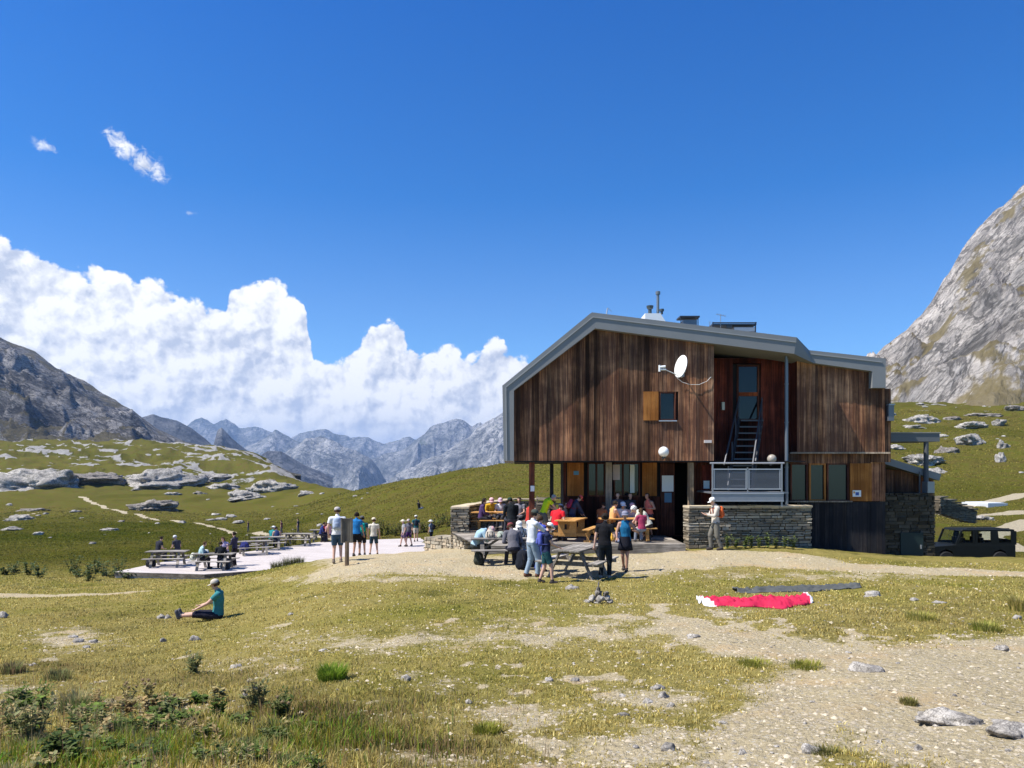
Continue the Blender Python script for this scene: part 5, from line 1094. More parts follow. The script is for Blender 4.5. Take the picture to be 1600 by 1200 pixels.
# deck, right table O3
person(at(956, 27.0, Zd), R(-65), 'woman with dark hair and orange top seated at the left end of the doorside table', 1.66, 'sit', lean=.15, hands=[(-.1, .36, .62), (.12, .40, .62)], top=(.68, .36, .14), sleeve='none', hair='dark', fem=True, vox=.020, group=dg_, seat=.5)
person(at(971, 27.75, Zd), FA+.1, 'person in white T-shirt and white cap facing the camera across the doorside table', 1.66, 'sit', lean=.25, top=(.70, .68, .66), hair='brown', hat='cap', hatcol=(.74, .74, .78), vox=.020, group=dg_)
person(at(987, 27.75, Zd), FA-.1, 'person in pale pink with a pink cap facing the camera across the doorside table', 1.62, 'sit', lean=.3, top=(.60, .45, .45), hair='brown', hat='cap', hatcol=(.66, .36, .38), vox=.020, group=dg_)
person(at(1013, 26.3, Zd), R(65), 'big man in cream shirt and white cap bent over the doorside table', 1.82, 'sit', lean=.5, bow=.35, hands=[(-.14, .58, .50), (.14, .60, .50)], top=(.60, .58, .47), sleeve='short', bottom=(.05, .04, .04), legs='short', hair='grey', hat='cap', hatcol=(.76, .75, .70), build=1.2, vox=.020, group=dg_, feet=[(-.12, .12, .09), (.12, .02, .09)])
person(at(1015, 27.7, Zd), R(120), 'tanned person in coral tank top standing behind the cream shirted man', 1.62, lean=.1, hands=[(-.2, .22, 1.15), (.24, .2, 1.12)], top=(.62, .16, .12), sleeve='none', bottom=(.05, .04, .05), legs='short', hair='brown', skin=1, vox=.020, group=dg_)
person(at(1003, 25.6, Zd), R(10), 'child in burgundy top and grey trousers sitting with back turned at the deck edge', 1.45, 'sit', lean=.12, seat=.40, top=(.30, .04, .09), sleeve='short', bottom=(.20, .22, .26), hair='brown', hairlen='long', fem=True, vox=.018, group=dg_)
# standing group left of centre
person(at(527, 24.5), R(10), 'tall man with pale blue daypack, dark blue shorts and cap seen from behind', 1.80, top=(.66, .65, .64), sleeve='short', bottom=(.04, .075, .12), legs='short', hair='brown', hat='cap', hatcol=(.42, .38, .36), pack=((.36, .42, .54), 'pale blue grey daypack on the tall man by the sign'), shoes=(.20, .16, .12), vox=.018, group=tg_, build=1.08)
person(at(557, 29.2), R(-5), 'woman in bright blue top and black shorts behind the grey sign board', 1.70, top=(.02, .16, .40), sleeve='short', bottom=Bk, legs='short', hair='dark', hairlen='bun', skin=1, fem=True, vox=.02, group=tg_)
person(at(566, 31.0), R(15), 'person with turquoise backpack standing between the sign and the checked shirt', 1.62, top=(.03, .10, .13), sleeve='short', bottom=Bk, legs='short', hair='dark', hat='cap', hatcol=(.1, .1, .1), pack=((.01, .36, .30), 'turquoise backpack next to the sign board'), vox=.02, group=tg_)
person(at(584, 32.5), R(8), 'person in cream checked shirt, navy shorts and straw hat with back turned', 1.62, top=(.60, .55, .46), sleeve='short', bottom=(.025, .05, .075), legs='short', hair='brown', hat='cap', hatcol=(.62, .54, .40), vox=.02, group=tg_, feet=[(-.17, 0, .09), (.17, 0, .09)])
for (px, row, h, rz, lb, kw) in (
 (631, 854, 1.66, R(110), 'walker in wide pale hat and grey shirt crossing the terrace', dict(top=(.30, .29, .30), bottom=(.10, .07, .12), legs='short', hat='wide', hatcol=(.66, .60, .48))),
 (639, 853, 1.66, R(150), 'walker in dark grey top and purple shorts next to the wide hat', dict(top=(.10, .10, .13), bottom=(.05, .02, .10), legs='short', hat='cap', hatcol=(.50, .42, .40))),
 (650, 846, 1.72, R(10), 'walker in teal shirt and beige shorts at the back edge of the terrace', dict(top=(.02, .09, .11), bottom=(.46, .40, .32), legs='short', hat='cap', hatcol=(.70, .68, .6), pack=((.015, .02, .03), 'black backpack on the teal shirted walker'))),
 (674, 851, 1.56, R(60), 'walker in pale hat with dark backpack and black shorts, rightmost on the terrace', dict(top=(.16, .20, .26), bottom=(.02, .02, .03), legs='short', hat='wide', hatcol=(.70, .66, .58), pack=((.02, .02, .025), 'dark backpack on the rightmost terrace walker')))):
    d = dT(row); person(at(px, d, -4.70), rz, lb, h, feet=[(-.10, -.18, .09), (.10, .20, .09)], vox=.026, group=tg_, **kw)
person(at(367, dT(884), -4.70), R(75), 'woman in dark clothes standing by the grey terrace table', 1.66, hands=[(-.1, .32, 1.1), (.14, .34, 1.1)], top=(.05, .045, .075), sleeve='long', bottom=(.02, .015, .02), hair='dark', hairlen='bun', fem=True, vox=.024, group=tg_)
for (px, row, rz, lb, kw) in (
 (246, 878, R(-30), 'dark clad person seated left on the leftmost terrace table', dict(top=(.03, .03, .04), hair='dark')),
 (278, 876, R(60), 'person in white cap and dark top at the leftmost terrace table', dict(top=(.05, .05, .06), hair='grey', hat='cap', hatcol=(.7, .7, .7))),
 (312, 889, R(-60), 'person in pale aqua jacket at the end of the terrace table with bags', dict(top=(.36, .52, .54), sleeve='long', hair='brown')),
 (353, 878, R(160), 'person in lavender shirt facing the dark clad standing woman', dict(top=(.36, .32, .48), hair='brown', hairlen='long')),
 (345, 889.5, R(20), 'person in black seated with back turned at the bag strewn terrace table', dict(top=(.02, .022, .025), sleeve='long', hair='dark')),
 (424, 856, R(-20), 'person in teal with a white hat on the middle terrace table', dict(top=(.03, .22, .22), hair='grey', hat='wide', hatcol=(.74, .72, .75))),
 (433, 857, R(30), 'person in blue with bare arms beside the white hat', dict(top=(.03, .05, .14), sleeve='none', hair='dark')),
 (501, 847, R(-70), 'person in dark blue on the farthest terrace table', dict(top=(.03, .04, .14), sleeve='long', hair='dark')),
 (509, 846, R(170), 'person in red on the farthest terrace table', dict(top=(.45, .04, .05), hair='dark')),
 (515, 847, R(60), 'person in pink top on the farthest terrace table', dict(top=(.55, .28, .32), hair='brown'))):
    person(at(px, dT(row), -4.70), rz, lb, 1.68, 'sit', lean=.22, bow=.1, bottom=(.03, .03, .045), vox=.026, group=tg_, **kw)
# far away on the meadow
p = onground(655, 796, 60, 150); person(tuple(p), R(-50), 'tiny figure in black and white sitting on the green hillside', 1.7, 'ground', lean=-.2, top=(.015, .015, .015), bottom=(.6, .6, .58), hair='dark', vox=.035, group='far walkers on the meadow')
for px, row, lb in ((388, 831, 'small dark walker on the far footpath, farthest left'), (440, 836, 'small grey walker on the far footpath behind the white hat'), (466, 836, 'small walker on the far footpath above the empty table')):
    p = onground(px, row, 70, 200); person(tuple(p), R(80), lb, 1.72, top=(.06+.1*random.random(), .06, .07), bottom=(.08, .08, .1), hair='dark', vox=.035, feet=[(-.1, -.2, .09), (.1, .2, .09)], group='far walkers on the meadow')

# ---------------------------------------------------------------- bags and small things
def bag(loc, size, col, label, name='rucksack', rz=0.0, cat='bag'):
    mb = MB(); a, b, c = size; lobes(mb, (0, 0, c*.25), (0, .02, c*.7), (a/2, b/2), (a/2*.8, b/2*.8), (1, 0, 0), 12); V_, Nn, Fq = remesh(mb, .03)
    V_ = V_+Nn*(0.02*pn(V_[:, 0]*9+loc[0], V_[:, 1]*9, V_[:, 2]*9))[:, None]
    o = mesh_obj(name, V_.tolist(), Fq.tolist(), cloth(col), smooth=True); o.location = loc; o.rotation_euler = (0, 0, rz); tag(o, label, cat, 'bags lying about the tables')
    for s in (-1, 1): mb = MB(); mb.tube([(s*a*.22, -b*.45, c*.85), (s*a*.25, -b*.75, c*.55), (s*a*.22, -b*.5, c*.18)], .015, 5); mesh_obj('strap', mb.v, mb.f[:], cloth((.02, .02, .02)), o)
    return o
bag(at(818, 21.4), (.50, .42, .55), (.014, .016, .022), 'big black rucksack on the ground at the right end of the grey table', rz=.4)
bag(at(832, 21.9), (.42, .36, .5), (.02, .03, .06), 'navy rucksack on the ground behind the pale jeans man')
bag(at(748, 22.2), (.34, .28, .42), (.04, .045, .035), 'small dark rucksack under the bent pale blue shirted person', rz=.7)
bag(at(766, 22.75, F1.location.z+.75), (.34, .26, .22), (.42, .37, .30), 'crumpled beige bag on the grey table top, left', 'bag')
bag(at(783, 22.9, F1.location.z+.75), (.30, .22, .15), (.36, .40, .33), 'flat sage green bag on the grey table top, middle', 'bag', .5)
bag(at(812, 23.1, F1.location.z+.75), (.30, .24, .36), (.62, .62, .60), 'white patterned pack on the grey table top, right', 'bag', .2)
bag(at(352, dT(890), -4.70), (.5, .4, .6), (.02, .03, .05), 'dark pack on the terrace slab below the bag strewn table', rz=.3)
bag(at(236, dT(885.5), -4.70), (.5, .4, .45), (.02, .02, .025), 'black pack at the left end of the leftmost terrace table')
bag(at(302, dT(889), -4.25), (.35, .3, .3), (.55, .56, .45), 'pale bag on the bench beside the aqua jacket', 'bag')
bag(at(321, dT(888), -3.95), (.4, .2, .12), (.55, .58, .56), 'pale folded bag on top of the bag strewn terrace table', 'bag')
bag(at(382, dT(868), -4.30), (.6, .4, .3), (.03, .035, .14), 'dark blue bag on the table bench right of the standing dark woman', 'bag')
bag(at(966, 20.95, G(U(966)*20.95, 20.95)+.75), (.26, .14, .42), (.50, .52, .68), 'pale blue jacket bundle on the hip of the blue tank top woman', 'jacket', cat='jacket')
bag(at(960, 26.0, Zd), (.35, .3, .5), (.60, .34, .05), 'orange rucksack on the deck by the doorside table')
# sunbathing kit: red cloth and dark tarp on the grass
def laid_cloth(name, px0, px1, row, wid, col, label, cat, seed, rough=.8, fold=.05, xtra=None):
    d0 = onground((px0+px1)/2, row).y; x0, x1 = U(px0)*d0, U(px1)*d0; nx, ny = 90, 26; vs = []; cs = []
    for j in range(ny):
        for i in range(nx):
            u, v = i/(nx-1), j/(ny-1); e = 1+.18*math.sin(u*9+seed)+.12*math.sin(u*23); x = x0+(x1-x0)*(u+.012*math.sin(v*7)); y = d0+(v-.5)*wid*e*(math.sin(math.pi*min(max(u, .04), .96))**.35)+.10*math.sin(u*4+seed)
            vs.append((x, y, 0))
    V_ = np.array(vs); g = H(V_[:, 0], V_[:, 1]); f = ridged(V_[:, 0]*2.2+seed+V_[:, 1]*1.5, V_[:, 1]*4.5, seed, 4)-.35; ed = np.repeat(np.sin(np.pi*np.arange(ny)/(ny-1)), nx)**.5; V_[:, 2] = g+.012+fold*ed*np.clip(f-.35, 0, 1.2)
    uu_ = np.tile(np.arange(nx)/(nx-1), ny); vv_ = np.repeat(np.arange(ny)/(ny-1), nx)
    T = np.ones((len(V_), 3))*np.array(col)
    if xtra is not None: m = xtra(uu_, vv_); T[m] = (.78, .78, .80)
    m_ = simple(name+'_fabric', (1, 1, 1), rough, 0, .06, 20, tone=True, spec=.3)
    F_ = grid_faces(ny, nx); o = mesh_obj(name, V_, F_, m_, cols=T, smooth=True); s = o.modifiers.new('solid', 'SOLIDIFY'); s.thickness = .012; tag(o, label, cat); return o
laid_cloth('red_cloth', 1096, 1262, 944, 1.35, (.46, .012, .055), 'crumpled crimson cloth with white corners spread on the grass', 'cloth', 2.0, fold=.16, xtra=lambda u, v: (u < .08-.05*v) | ((v > .92) & (u < .5)) | (u > .975))
laid_cloth('dark_tarp', 1146, 1341, 923, .70, (.075, .080, .078), 'long dark grey tarpaulin lying behind the crimson cloth', 'tarpaulin', 5.0, fold=.10)

# ---------------------------------------------------------------- off-road vehicle
_c = at(1506, 39.5); car = empty('off_road_vehicle', (_c[0], _c[1], _c[2]-.08), 0, 'boxy dark green off-road vehicle parked behind the annex', 'car')
m_paint = simple('dark_green_paint', (.006, .008, .008), .6, 0, .05, 3, tone=True, spec=.2); m_tyre = simple('tyre_rubber', (.02, .02, .02), .9, 0, .1, 8)
w0, w1 = -.85, .85; mb = MB(); zc_ = 1.12
mb.prism([(-2.2, .45), (-1.75, .45), (-1.68, .75), (-1.42, .88), (-1.1, .75), (-1.02, .45), (1.0, .45), (1.08, .75), (1.36, .88), (1.62, .75), (1.7, .45), (2.15, .45), (2.15, zc_), (-.85, zc_), (-2.1, 1.02), (-2.2, .9)], w0, w1); mb.build('body', m_paint, car, bevel=.02)
mb = MB(); mb.prism([(-.62, 1.80), (2.12, 1.80), (2.10, 1.90), (-.55, 1.90)], w0+.04, w1-.04); mb.box(-.3, 1.9, w0+.1, w0+.14, 1.93, 1.96); mb.box(-.3, 1.9, w1-.14, w1-.1, 1.93, 1.96); mb.build('roof', m_paint, car, bevel=.02)
for y in (w0+.04, w1-.04):
    mb = MB()
    for (xa, xb, k) in ((-.88, -.60, .05), (.03, .03, .06), (.16, .16, .05), (.98, .98, .09), (1.14, 1.14, .06), (2.10, 2.10, .10)): mb.beam((xa, y, zc_), (xb, y, 1.82), k*2, .05, up=(0, 1, 0))
    mb.prism([(1.0, zc_), (1.3, zc_), (1.3, 1.30), (1.24, 1.82), (1.0, 1.82)], y-.03, y+.03); mb.prism([(1.93, zc_), (2.1, zc_), (2.1, 1.82), (1.93, 1.82)], y-.028, y+.028); mb.box(-.85, 2.1, y-.026, y+.026, zc_, zc_+.10); mb.build('pillar', m_paint, car)
gl, nt, bs = newmat('car_glass'); bs.inputs['Base Color'].default_value = (.75, .8, .78, 1); bs.inputs['Roughness'].default_value = .02; bs.inputs['Transmission Weight'].default_value = 1.0; bs.inputs['IOR'].default_value = 1.05
for y in (w0+.04, w1-.04):
    for pl in ([(-.80, 1.2), (.02, 1.2), (.02, 1.8), (-.6, 1.8)], [(.18, 1.2), (.96, 1.2), (.96, 1.8), (.18, 1.8)], [(1.3, 1.25), (1.93, 1.25), (1.93, 1.8), (1.25, 1.8)]):
        mb = MB(); mb.prism(pl, y-.006, y+.006); mb.build('side_window', gl, car)
mb = MB(); mb.beam((-.87, 0, zc_+.02), (-.62, 0, 1.82), 1.5, .012, up=(1, 0, 0)); mb.build('windscreen', gl, car)
mb = MB(); mb.box(2.08, 2.13, w0+.06, w1-.06, .5, 1.35); mb.box(2.08, 2.13, w0+.06, w0+.3, 1.35, 1.82); mb.box(2.08, 2.13, w1-.3, w1-.06, 1.35, 1.82); mb.build('rear_door', m_paint, car)
for x in (-1.4, 1.34):
    for y in (w0+.05, w1-.05):
        wl_ = MB(); m = Matrix.Rotation(R(90), 4, 'X'); wl_.lathe([(.20, -.12), (.36, -.12), (.385, -.08), (.385, .08), (.36, .12), (.20, .12)], (x, y, .385), 22, m=m); wh_ = wl_.build('wheel', m_tyre, car, smooth=False)
        r_ = MB(); r_.lathe([(.05, -.10), (.20, -.10), (.21, .10), (.05, .10)], (x, y, .385), 18, m=m); r_.build('rim', m_galv, wh_)
mb = MB(); mb.lathe([(.18, -.1), (.34, -.1), (.36, 0), (.34, .1), (.18, .1)], (2.24, .1, 1.0), 20, m=Matrix.Rotation(R(90), 4, 'Y')); mb.build('spare_wheel', m_tyre, car)
for y in (-.6, .6): mb = MB(); mb.lathe([(.09, 0), (.09, .03), (.03, .05)], (-2.2, y, .80), 12, m=Matrix.Rotation(R(-90), 4, 'Y')); mb.build('headlight', m_white, car)
mb = MB(); mb.box(-2.32, -2.2, w0, w1, .48, .62); mb.build('bumper', m_dkmet, car)
for x, y in ((-.35, -.3), (-.35, .3), (.6, -.3), (.6, .3)): mb = MB(); mb.box(x, x+.12, y-.2, y+.2, .9, 1.45); mb.box(x+.02, x+.1, y-.1, y+.1, 1.47, 1.66); mb.build('seat', m_black, car)
# ---------------------------------------------------------------- rocks
def ico(n):
    import bmesh
    bm = bmesh.new(); bmesh.ops.create_icosphere(bm, subdivisions=n, radius=1.0); V_ = np.array([v.co[:] for v in bm.verts]); F_ = np.array([[v.index for v in f.verts] for f in bm.faces]); bm.free(); return V_, F_
ICO = {n: ico(n) for n in (2, 3, 4, 5)}
m_rock = rockmat('pale_rock', (.22, .20, .175), (.60, .555, .49), (.12, .11, .045), -1.2, .25, bumpd=.03, bstr=.9)
m_rock_s = rockmat('outcrop_rock', (.17, .158, .14), (.62, .58, .52), (.10, .09, .025), .42, 2.2, bumpd=.35, bstr=.9)
m_rock_b = rockmat('brown_outcrop_rock', (.12, .105, .09), (.42, .38, .33), (.13, .105, .05), .25, 2.2, bumpd=.35, bstr=.9)
def rock(loc, size, seed, mat=None, name='rock', sub_=3, rz=0.0, jag=.28, sink=.35, lay=0.0):
    V_, F_ = ICO[sub_]; v = V_.copy(); s = seed*7.31
    # angular block: flatten against a few random planes
    rg = np.random.default_rng(seed)
    for _ in range(9):
        nrm = rg.normal(size=3); nrm[2] *= .8; nrm /= np.linalg.norm(nrm); c = rg.uniform(.55, .9); d = v @ nrm; v = v-np.clip(d-c, 0, None)[:, None]*nrm
    n = fbm(v[:, 0]*1.3+s, v[:, 1]*1.3, v[:, 2]*1.3+s, 4); v = v*(1+jag*n)[:, None]
    if sub_ >= 4: n2 = ridged(v[:, 0]*3+s, v[:, 1]*3, s, 4); v = v*(1+.10*(n2-1))[:, None]
    if lay: v[:, 2] = v[:, 2]+lay*.12*np.abs(pn(v[:, 0]*1.5+s, v[:, 2]*7, s))
    v = v*np.array(size)/2; v[:, 2] += size[2]*(.5-sink)
    o = mesh_obj(name, v, F_, mat or m_rock, smooth=False, attrs=dict(green=np.zeros(len(v)))); o.location = loc; o.rotation_euler = (0, 0, rz); return o
rs = random.Random(21)
def rock_at(px, row, w, h, label, group, dmin=3, dmax=500, mat=None, sub_=3, deep=.8, **k):
    p = onground(px, row, dmin, dmax); s = p.y/F
    o = rock(p, (w*s*1.06, w*s*deep, h*s*(1.75 if dmin < 30 else 1.2)), rs.randrange(10**6), mat, sub_=sub_, rz=rs.uniform(-.3, .3), **k); return tag(o, label, 'rock', group)
gA = 'stones lying on the near turf and path'
for a in ((1350,1048,54,14,'white flat slab at the lower edge of the turf by the wide path'), (1566,1016,28,13,'white round stone on the turf at the far right'), (1366,931,32,9,'pale flat stone on the turf right of the dark tarpaulin'),
 (1467,942,24,5,'thin pale stone on the turf towards the right edge'), (1427,938,14,5,'small pale stone on the turf, left of the thin one'), (1590,967,14,7,'pale stone cut by the right picture edge on the turf'),
 (1488,1128,96,20,'large grey boulder sunk in the gravel at lower right'), (1578,1145,80,18,'low grey rock slab at the lower right edge'), (893,921,22,11,'pinkish stone on the turf in front of the empty grey table'),
 (634,1064,15,12,'white stone alone in the worn turf, lower centre left'), (858,1064,13,9,'white stone left of the small stone cluster'), (898,1064,14,9,'pale stone at the head of the stone cluster'), (1029,1076,24,7,'flat pale stone in the lower stone cluster'), (1036,1090,20,11,'round pale stone in the lower stone cluster'), (1012,1098,18,9,'low pale stone in the lower stone cluster'), (1050,1104,16,8,'grey stone at the right of the lower stone cluster'),
 (1264,1176,34,15,'rounded pale stone with tufts around it on the path, bottom'), (1046,1172,26,14,'pale block at the bottom edge of the turf'), (973,1118,20,7,'flat brown grey stone below the cluster'), (974,1089,14,7,'pale stone left of the lower cluster'), (732,1099,12,7,'grey stone on the bare patch, bottom centre'),
 (112,996,17,6,'thin pale flake at the top of the left stones'), (121,1003,20,7,'pale flake below the thin one on the left'), (146,1004,18,6,'flat stone right of the pale flakes on the left'), (134,1012,14,5,'small flat stone under the left flakes'), (4,965,20,11,'pale rock cut by the left picture edge'),
 (252,966,14,7,'brown stone left of the seated woman'), (262,966,14,6,'pale stone close to the seated woman'), (302,1000,20,8,'pale stone below the seated woman'), (255,1003,10,7,'small pale stone among the dry turf, left'), (505,1018,14,5,'pale stone on the turf, middle left'), (368,1043,18,7,'flat stone beside the spiky green plant'), (454,961,10,5,'small pale stone right of the seated woman'), (382,1091,14,10,'white stone in the tall weeds'), (52,1040,14,6,'brownish stone near the left edge'), (1084,996,22,6,'dark flat stone at the head of the gravel path'), (1160,1178,14,8,'grey pebble sized stone on the path, bottom'), (1435,1172,14,10,'white chunk in the gravel, bottom right'), (1130,1130,16,6,'brownish stone on the grassy edge of the path')):
    rock_at(*a[:5], gA, 3, 40, sub_=3 if a[2] < 60 else 4, sink=.5)
gB = 'small pale stones sprinkled over the turf'
protos = [rock((0, 0, 0), (1, .8, .55), 100+i, sub_=2, sink=.4) for i in range(7)]
used = set(); cnt = 0
for i in range(2600):
    if cnt >= 115: break
    r = rs.random(); row = 925+(r**1.2)*270; px = rs.uniform(-10, 1610); d = onground(px, row, 3, 40) if False else None
    dd = 3.9+ (1-r)**1.6*17; x = U(px)*dd; g = float(gravel(np.array([x]), np.array([dd]))[0]); dens = .25+.75*sm(g, .15, .5)
    n = float(pn(np.array([x*.7]), np.array([dd*.6]), 4.4)[0])
    if n < .12-dens*.3 or rs.random() > dens: continue
    k = rs.randrange(7); o = protos[k] if k not in used else protos[k].copy()
    if k in used: COL.objects.link(o)
    used.add(k); s = rs.uniform(.02, .055)*(1.6 if rs.random() < .12 else 1)*(.8+dd*.035); o.scale = (s, s*rs.uniform(.7, 1.2), s*rs.uniform(.5, 1)); o.location = (x, dd, G(x, dd)+.002); o.rotation_euler = (0, 0, rs.uniform(0, 6)); tag(o, 'small pale stone lying loose on the worn turf or gravel', 'stone', gB); cnt += 1
# gravel: thousands of chips on the bare ground
rg = np.random.default_rng(8); n = 52000; d = 3.6+rg.random(n)**1.7*20; x = rg.uniform(-.72, .72, n)*d; g = gravel(x, d)
wn = -fbm(x*2.2, d*2.2, 3.1, 3); keep = ((g > .2) & (rg.random(n) < .25+g)) | ((wn > .18) & (rg.random(n) < .5) & (x/d > -.3)); x, d = x[keep][:20000], d[keep][:20000]; z = H(x, d); m = len(x)
tv = np.array([[1, 0, 0], [-.5, .85, 0], [-.5, -.85, 0], [.1, .05, .75], [.9, .6, .3]])[None]*np.array([1, 1, 1])
sz = (.004+.020*rg.random(m)**4)*(.7+d*.06); an_ = rg.uniform(0, 6.28, m); c_, s_ = np.cos(an_), np.sin(an_); tv = tv*(1+.35*rg.normal(size=(m, 5, 3)))
vx = x[:, None]+(tv[..., 0]*c_[:, None]-tv[..., 1]*s_[:, None])*sz[:, None]; vy = d[:, None]+(tv[..., 0]*s_[:, None]+tv[..., 1]*c_[:, None])*sz[:, None]; vz = z[:, None]+tv[..., 2]*sz[:, None]*.8
tf = np.array([[0, 4, 3], [4, 1, 3], [1, 2, 3], [2, 0, 3]])[None]+np.arange(m)[:, None, None]*5
ton = (.55+.7*rg.random(m))[:, None, None]*np.array([1, .96, .88])[None, None]*np.ones((m, 5, 1))
m_chip = simple('gravel_chips', (.42, .375, .30), .9, 0, .25, 30, tone=True, spec=.1)
tag(mesh_obj('gravel', np.stack([vx, vy, vz], -1).reshape(-1, 3), tf.reshape(-1, 3), m_chip, cols=ton.reshape(-1, 3)), kind='stuff')
# cairn
p = onground(936, 943, 5, 40); s = p.y/F
gc = 'stones of the small cairn'
cl = ['dark pointed stone on the very top of the little cairn', 'dark block under the top stone of the cairn', 'squarish grey stone in the middle of the cairn', 'brown stone at the right shoulder of the cairn', 'grey stone at the lower right of the cairn', 'dark green grey stone at the lower centre of the cairn', 'mottled stone at the lower left of the cairn', 'pale flat stone at the left foot of the cairn', 'pale stone at the front foot of the cairn', 'rounded brown stone at the right foot of the cairn']
for (dx, dz, w_, h_), lb in zip(((-1, 25, 3.4, 9), (-1.5, 18, 7, 8), (-1, 11, 13, 9), (11, 11, 11, 8), (12, 3, 14, 9), (1, 3, 15, 10), (-10, 3, 14, 9), (-19, 0, 13, 5), (-3, -1, 12, 5), (17, -1, 10, 7)), cl):
    o = rock(p+Vector((dx*s, rs.uniform(-.03, .03), dz*s)), (w_*s, w_*s*.9, h_*s*1.3), rs.randrange(9999), m_rock if dz < 2 and dx < 0 else m_rock if dz in (0, 3, -1) else m_rock_b, sub_=3, rz=rs.uniform(0, 3), sink=.1); tag(o, lb, 'stone', gc)
# outcrops on the far meadows
gL, gR = 'rock outcrops on the left meadow', 'rock outcrops on the right hillside'
for a in ((60,762,150,46,'wide white and grey rock slab at the left edge of the meadow',1), (165,752,90,22,'grey sloping slab right of the wide white outcrop',0), (245,757,130,34,'broken grey rock face on the hill, centre left',1), (320,750,70,14,'long low pale slab right of the broken face',1),
 (385,778,72,17,'bright flat rock slab on the green meadow',1), (420,768,70,24,'pale lumpy outcrop just behind the bright slab',1), (352,762,44,12,'pale rounded rock left of the lumpy outcrop',1), (240,796,66,19,'brown hump of rock above the footpath',0), (270,773,24,7,'small pale rock above the brown hump',1), (312,772,24,7,'small brown rock, right of the small pale one',0), (480,773,30,10,'low pale stones on the meadow, middle',1),
 (36,812,44,12,'pale flat rock with a second step, far left meadow',1), (52,798,44,6,'thin grey rock above the pale stepped one',0), (60,836,15,10,'rounded grey boulder on the left meadow',1), (18,828,30,7,'flat pale boulder at the left edge, lower',1), (172,829,24,7,'pale flat boulder on the meadow below the path',1), (118,800,16,5,'small white boulder left of the path',1), (190,816,12,5,'dark little boulder beside the path',0),
 (330,813,20,6,'pale boulder at the left of the boulder scatter',1), (345,812,18,6,'pale boulder second in the boulder scatter',1), (362,808,20,8,'taller boulder in the boulder scatter',1), (338,805,14,5,'small boulder up the slope in the scatter',1), (372,817,18,7,'pale boulder at the right of the boulder scatter',1), (284,817,14,6,'boulder by the footpath bend',1)):
    rock_at(*a[:5], gL, 40, 600, mat=m_rock_s if a[5] else m_rock_b, sub_=5 if a[2] > 60 else (4 if a[2] > 20 else 3), deep=1.0, jag=.55 if a[2] > 60 else .38, sink=.5, lay=1.0)
for a in ((1445,660,55,20,'long pale rock on the right hillside, upper',1), (1428,668,34,8,'flat rock at the foot of the upper pale rock',1), (1487,655,28,9,'small brown rock right of the upper pale rock',0), (1512,668,44,18,'lumpy white rock in the middle of the right hillside',1), (1478,708,40,24,'grey blocky rock left of the big lump on the right hillside',0), (1517,694,50,26,'biggest blocky pale rock on the right hillside',1), (1440,722,60,16,'pale rock spread left of the post on the hillside',1), (1460,738,34,12,'pale rock behind the metal post',1),
 (1562,664,20,15,'pale small outcrop at the far right, upper',1), (1568,700,18,22,'upright pale rocks on the right slope',1), (1563,722,14,20,'pale rocks running down the right slope',1), (1535,650,50,8,'brown rock band near the meadow top right',0), (1392,648,14,6,'white stone next to the roof corner on the hill',1), (1400,700,30,8,'low rock between hut and post',1), (1540,812,30,10,'pale stone by the far gravel track',1), (1585,640,34,10,'scree rocks at the meadow edge, far right',0)):
    rock_at(*a[:5], gR, 55, 600, mat=m_rock_s if a[5] else m_rock_b, sub_=5 if a[2] > 40 else 4, deep=.9, jag=.38, sink=.5, lay=1.0)
m_rs2 = m_rock_s
pr = [rock((0, 0, 0), (1, .8, .5), 300+i, m_rock_s, sub_=2, sink=.4) for i in range(6)]; first = set(); cnt = 0
for i in range(4000):
    if cnt >= 62: break
    if rs.random() < .6: px, d = rs.uniform(0, 720), math.exp(rs.uniform(math.log(60), math.log(420)))
    else: px, d = rs.uniform(1390, 1610), rs.uniform(60, 260)
    x = U(px)*d; nz = float(pn(np.array([x/25]), np.array([d/25]), 9.4)[0])
    if nz < .02: continue
    k = rs.randrange(6); o = pr[k] if k not in first else pr[k].copy()
    if k in first: COL.objects.link(o)
    first.add(k); s = rs.uniform(.35, 1.1)*(.6+d/170)*(1.8 if rs.random() < .1 else 1); o.scale = (s, s*rs.uniform(.7, 1.2), s*rs.uniform(.5, .9)); o.location = (x, d, G(x, d)); o.rotation_euler = (0, 0, rs.uniform(0, 6)); tag(o, 'pale boulder dotting the far meadow', 'boulder', 'boulders dotted over the far meadows'); cnt += 1

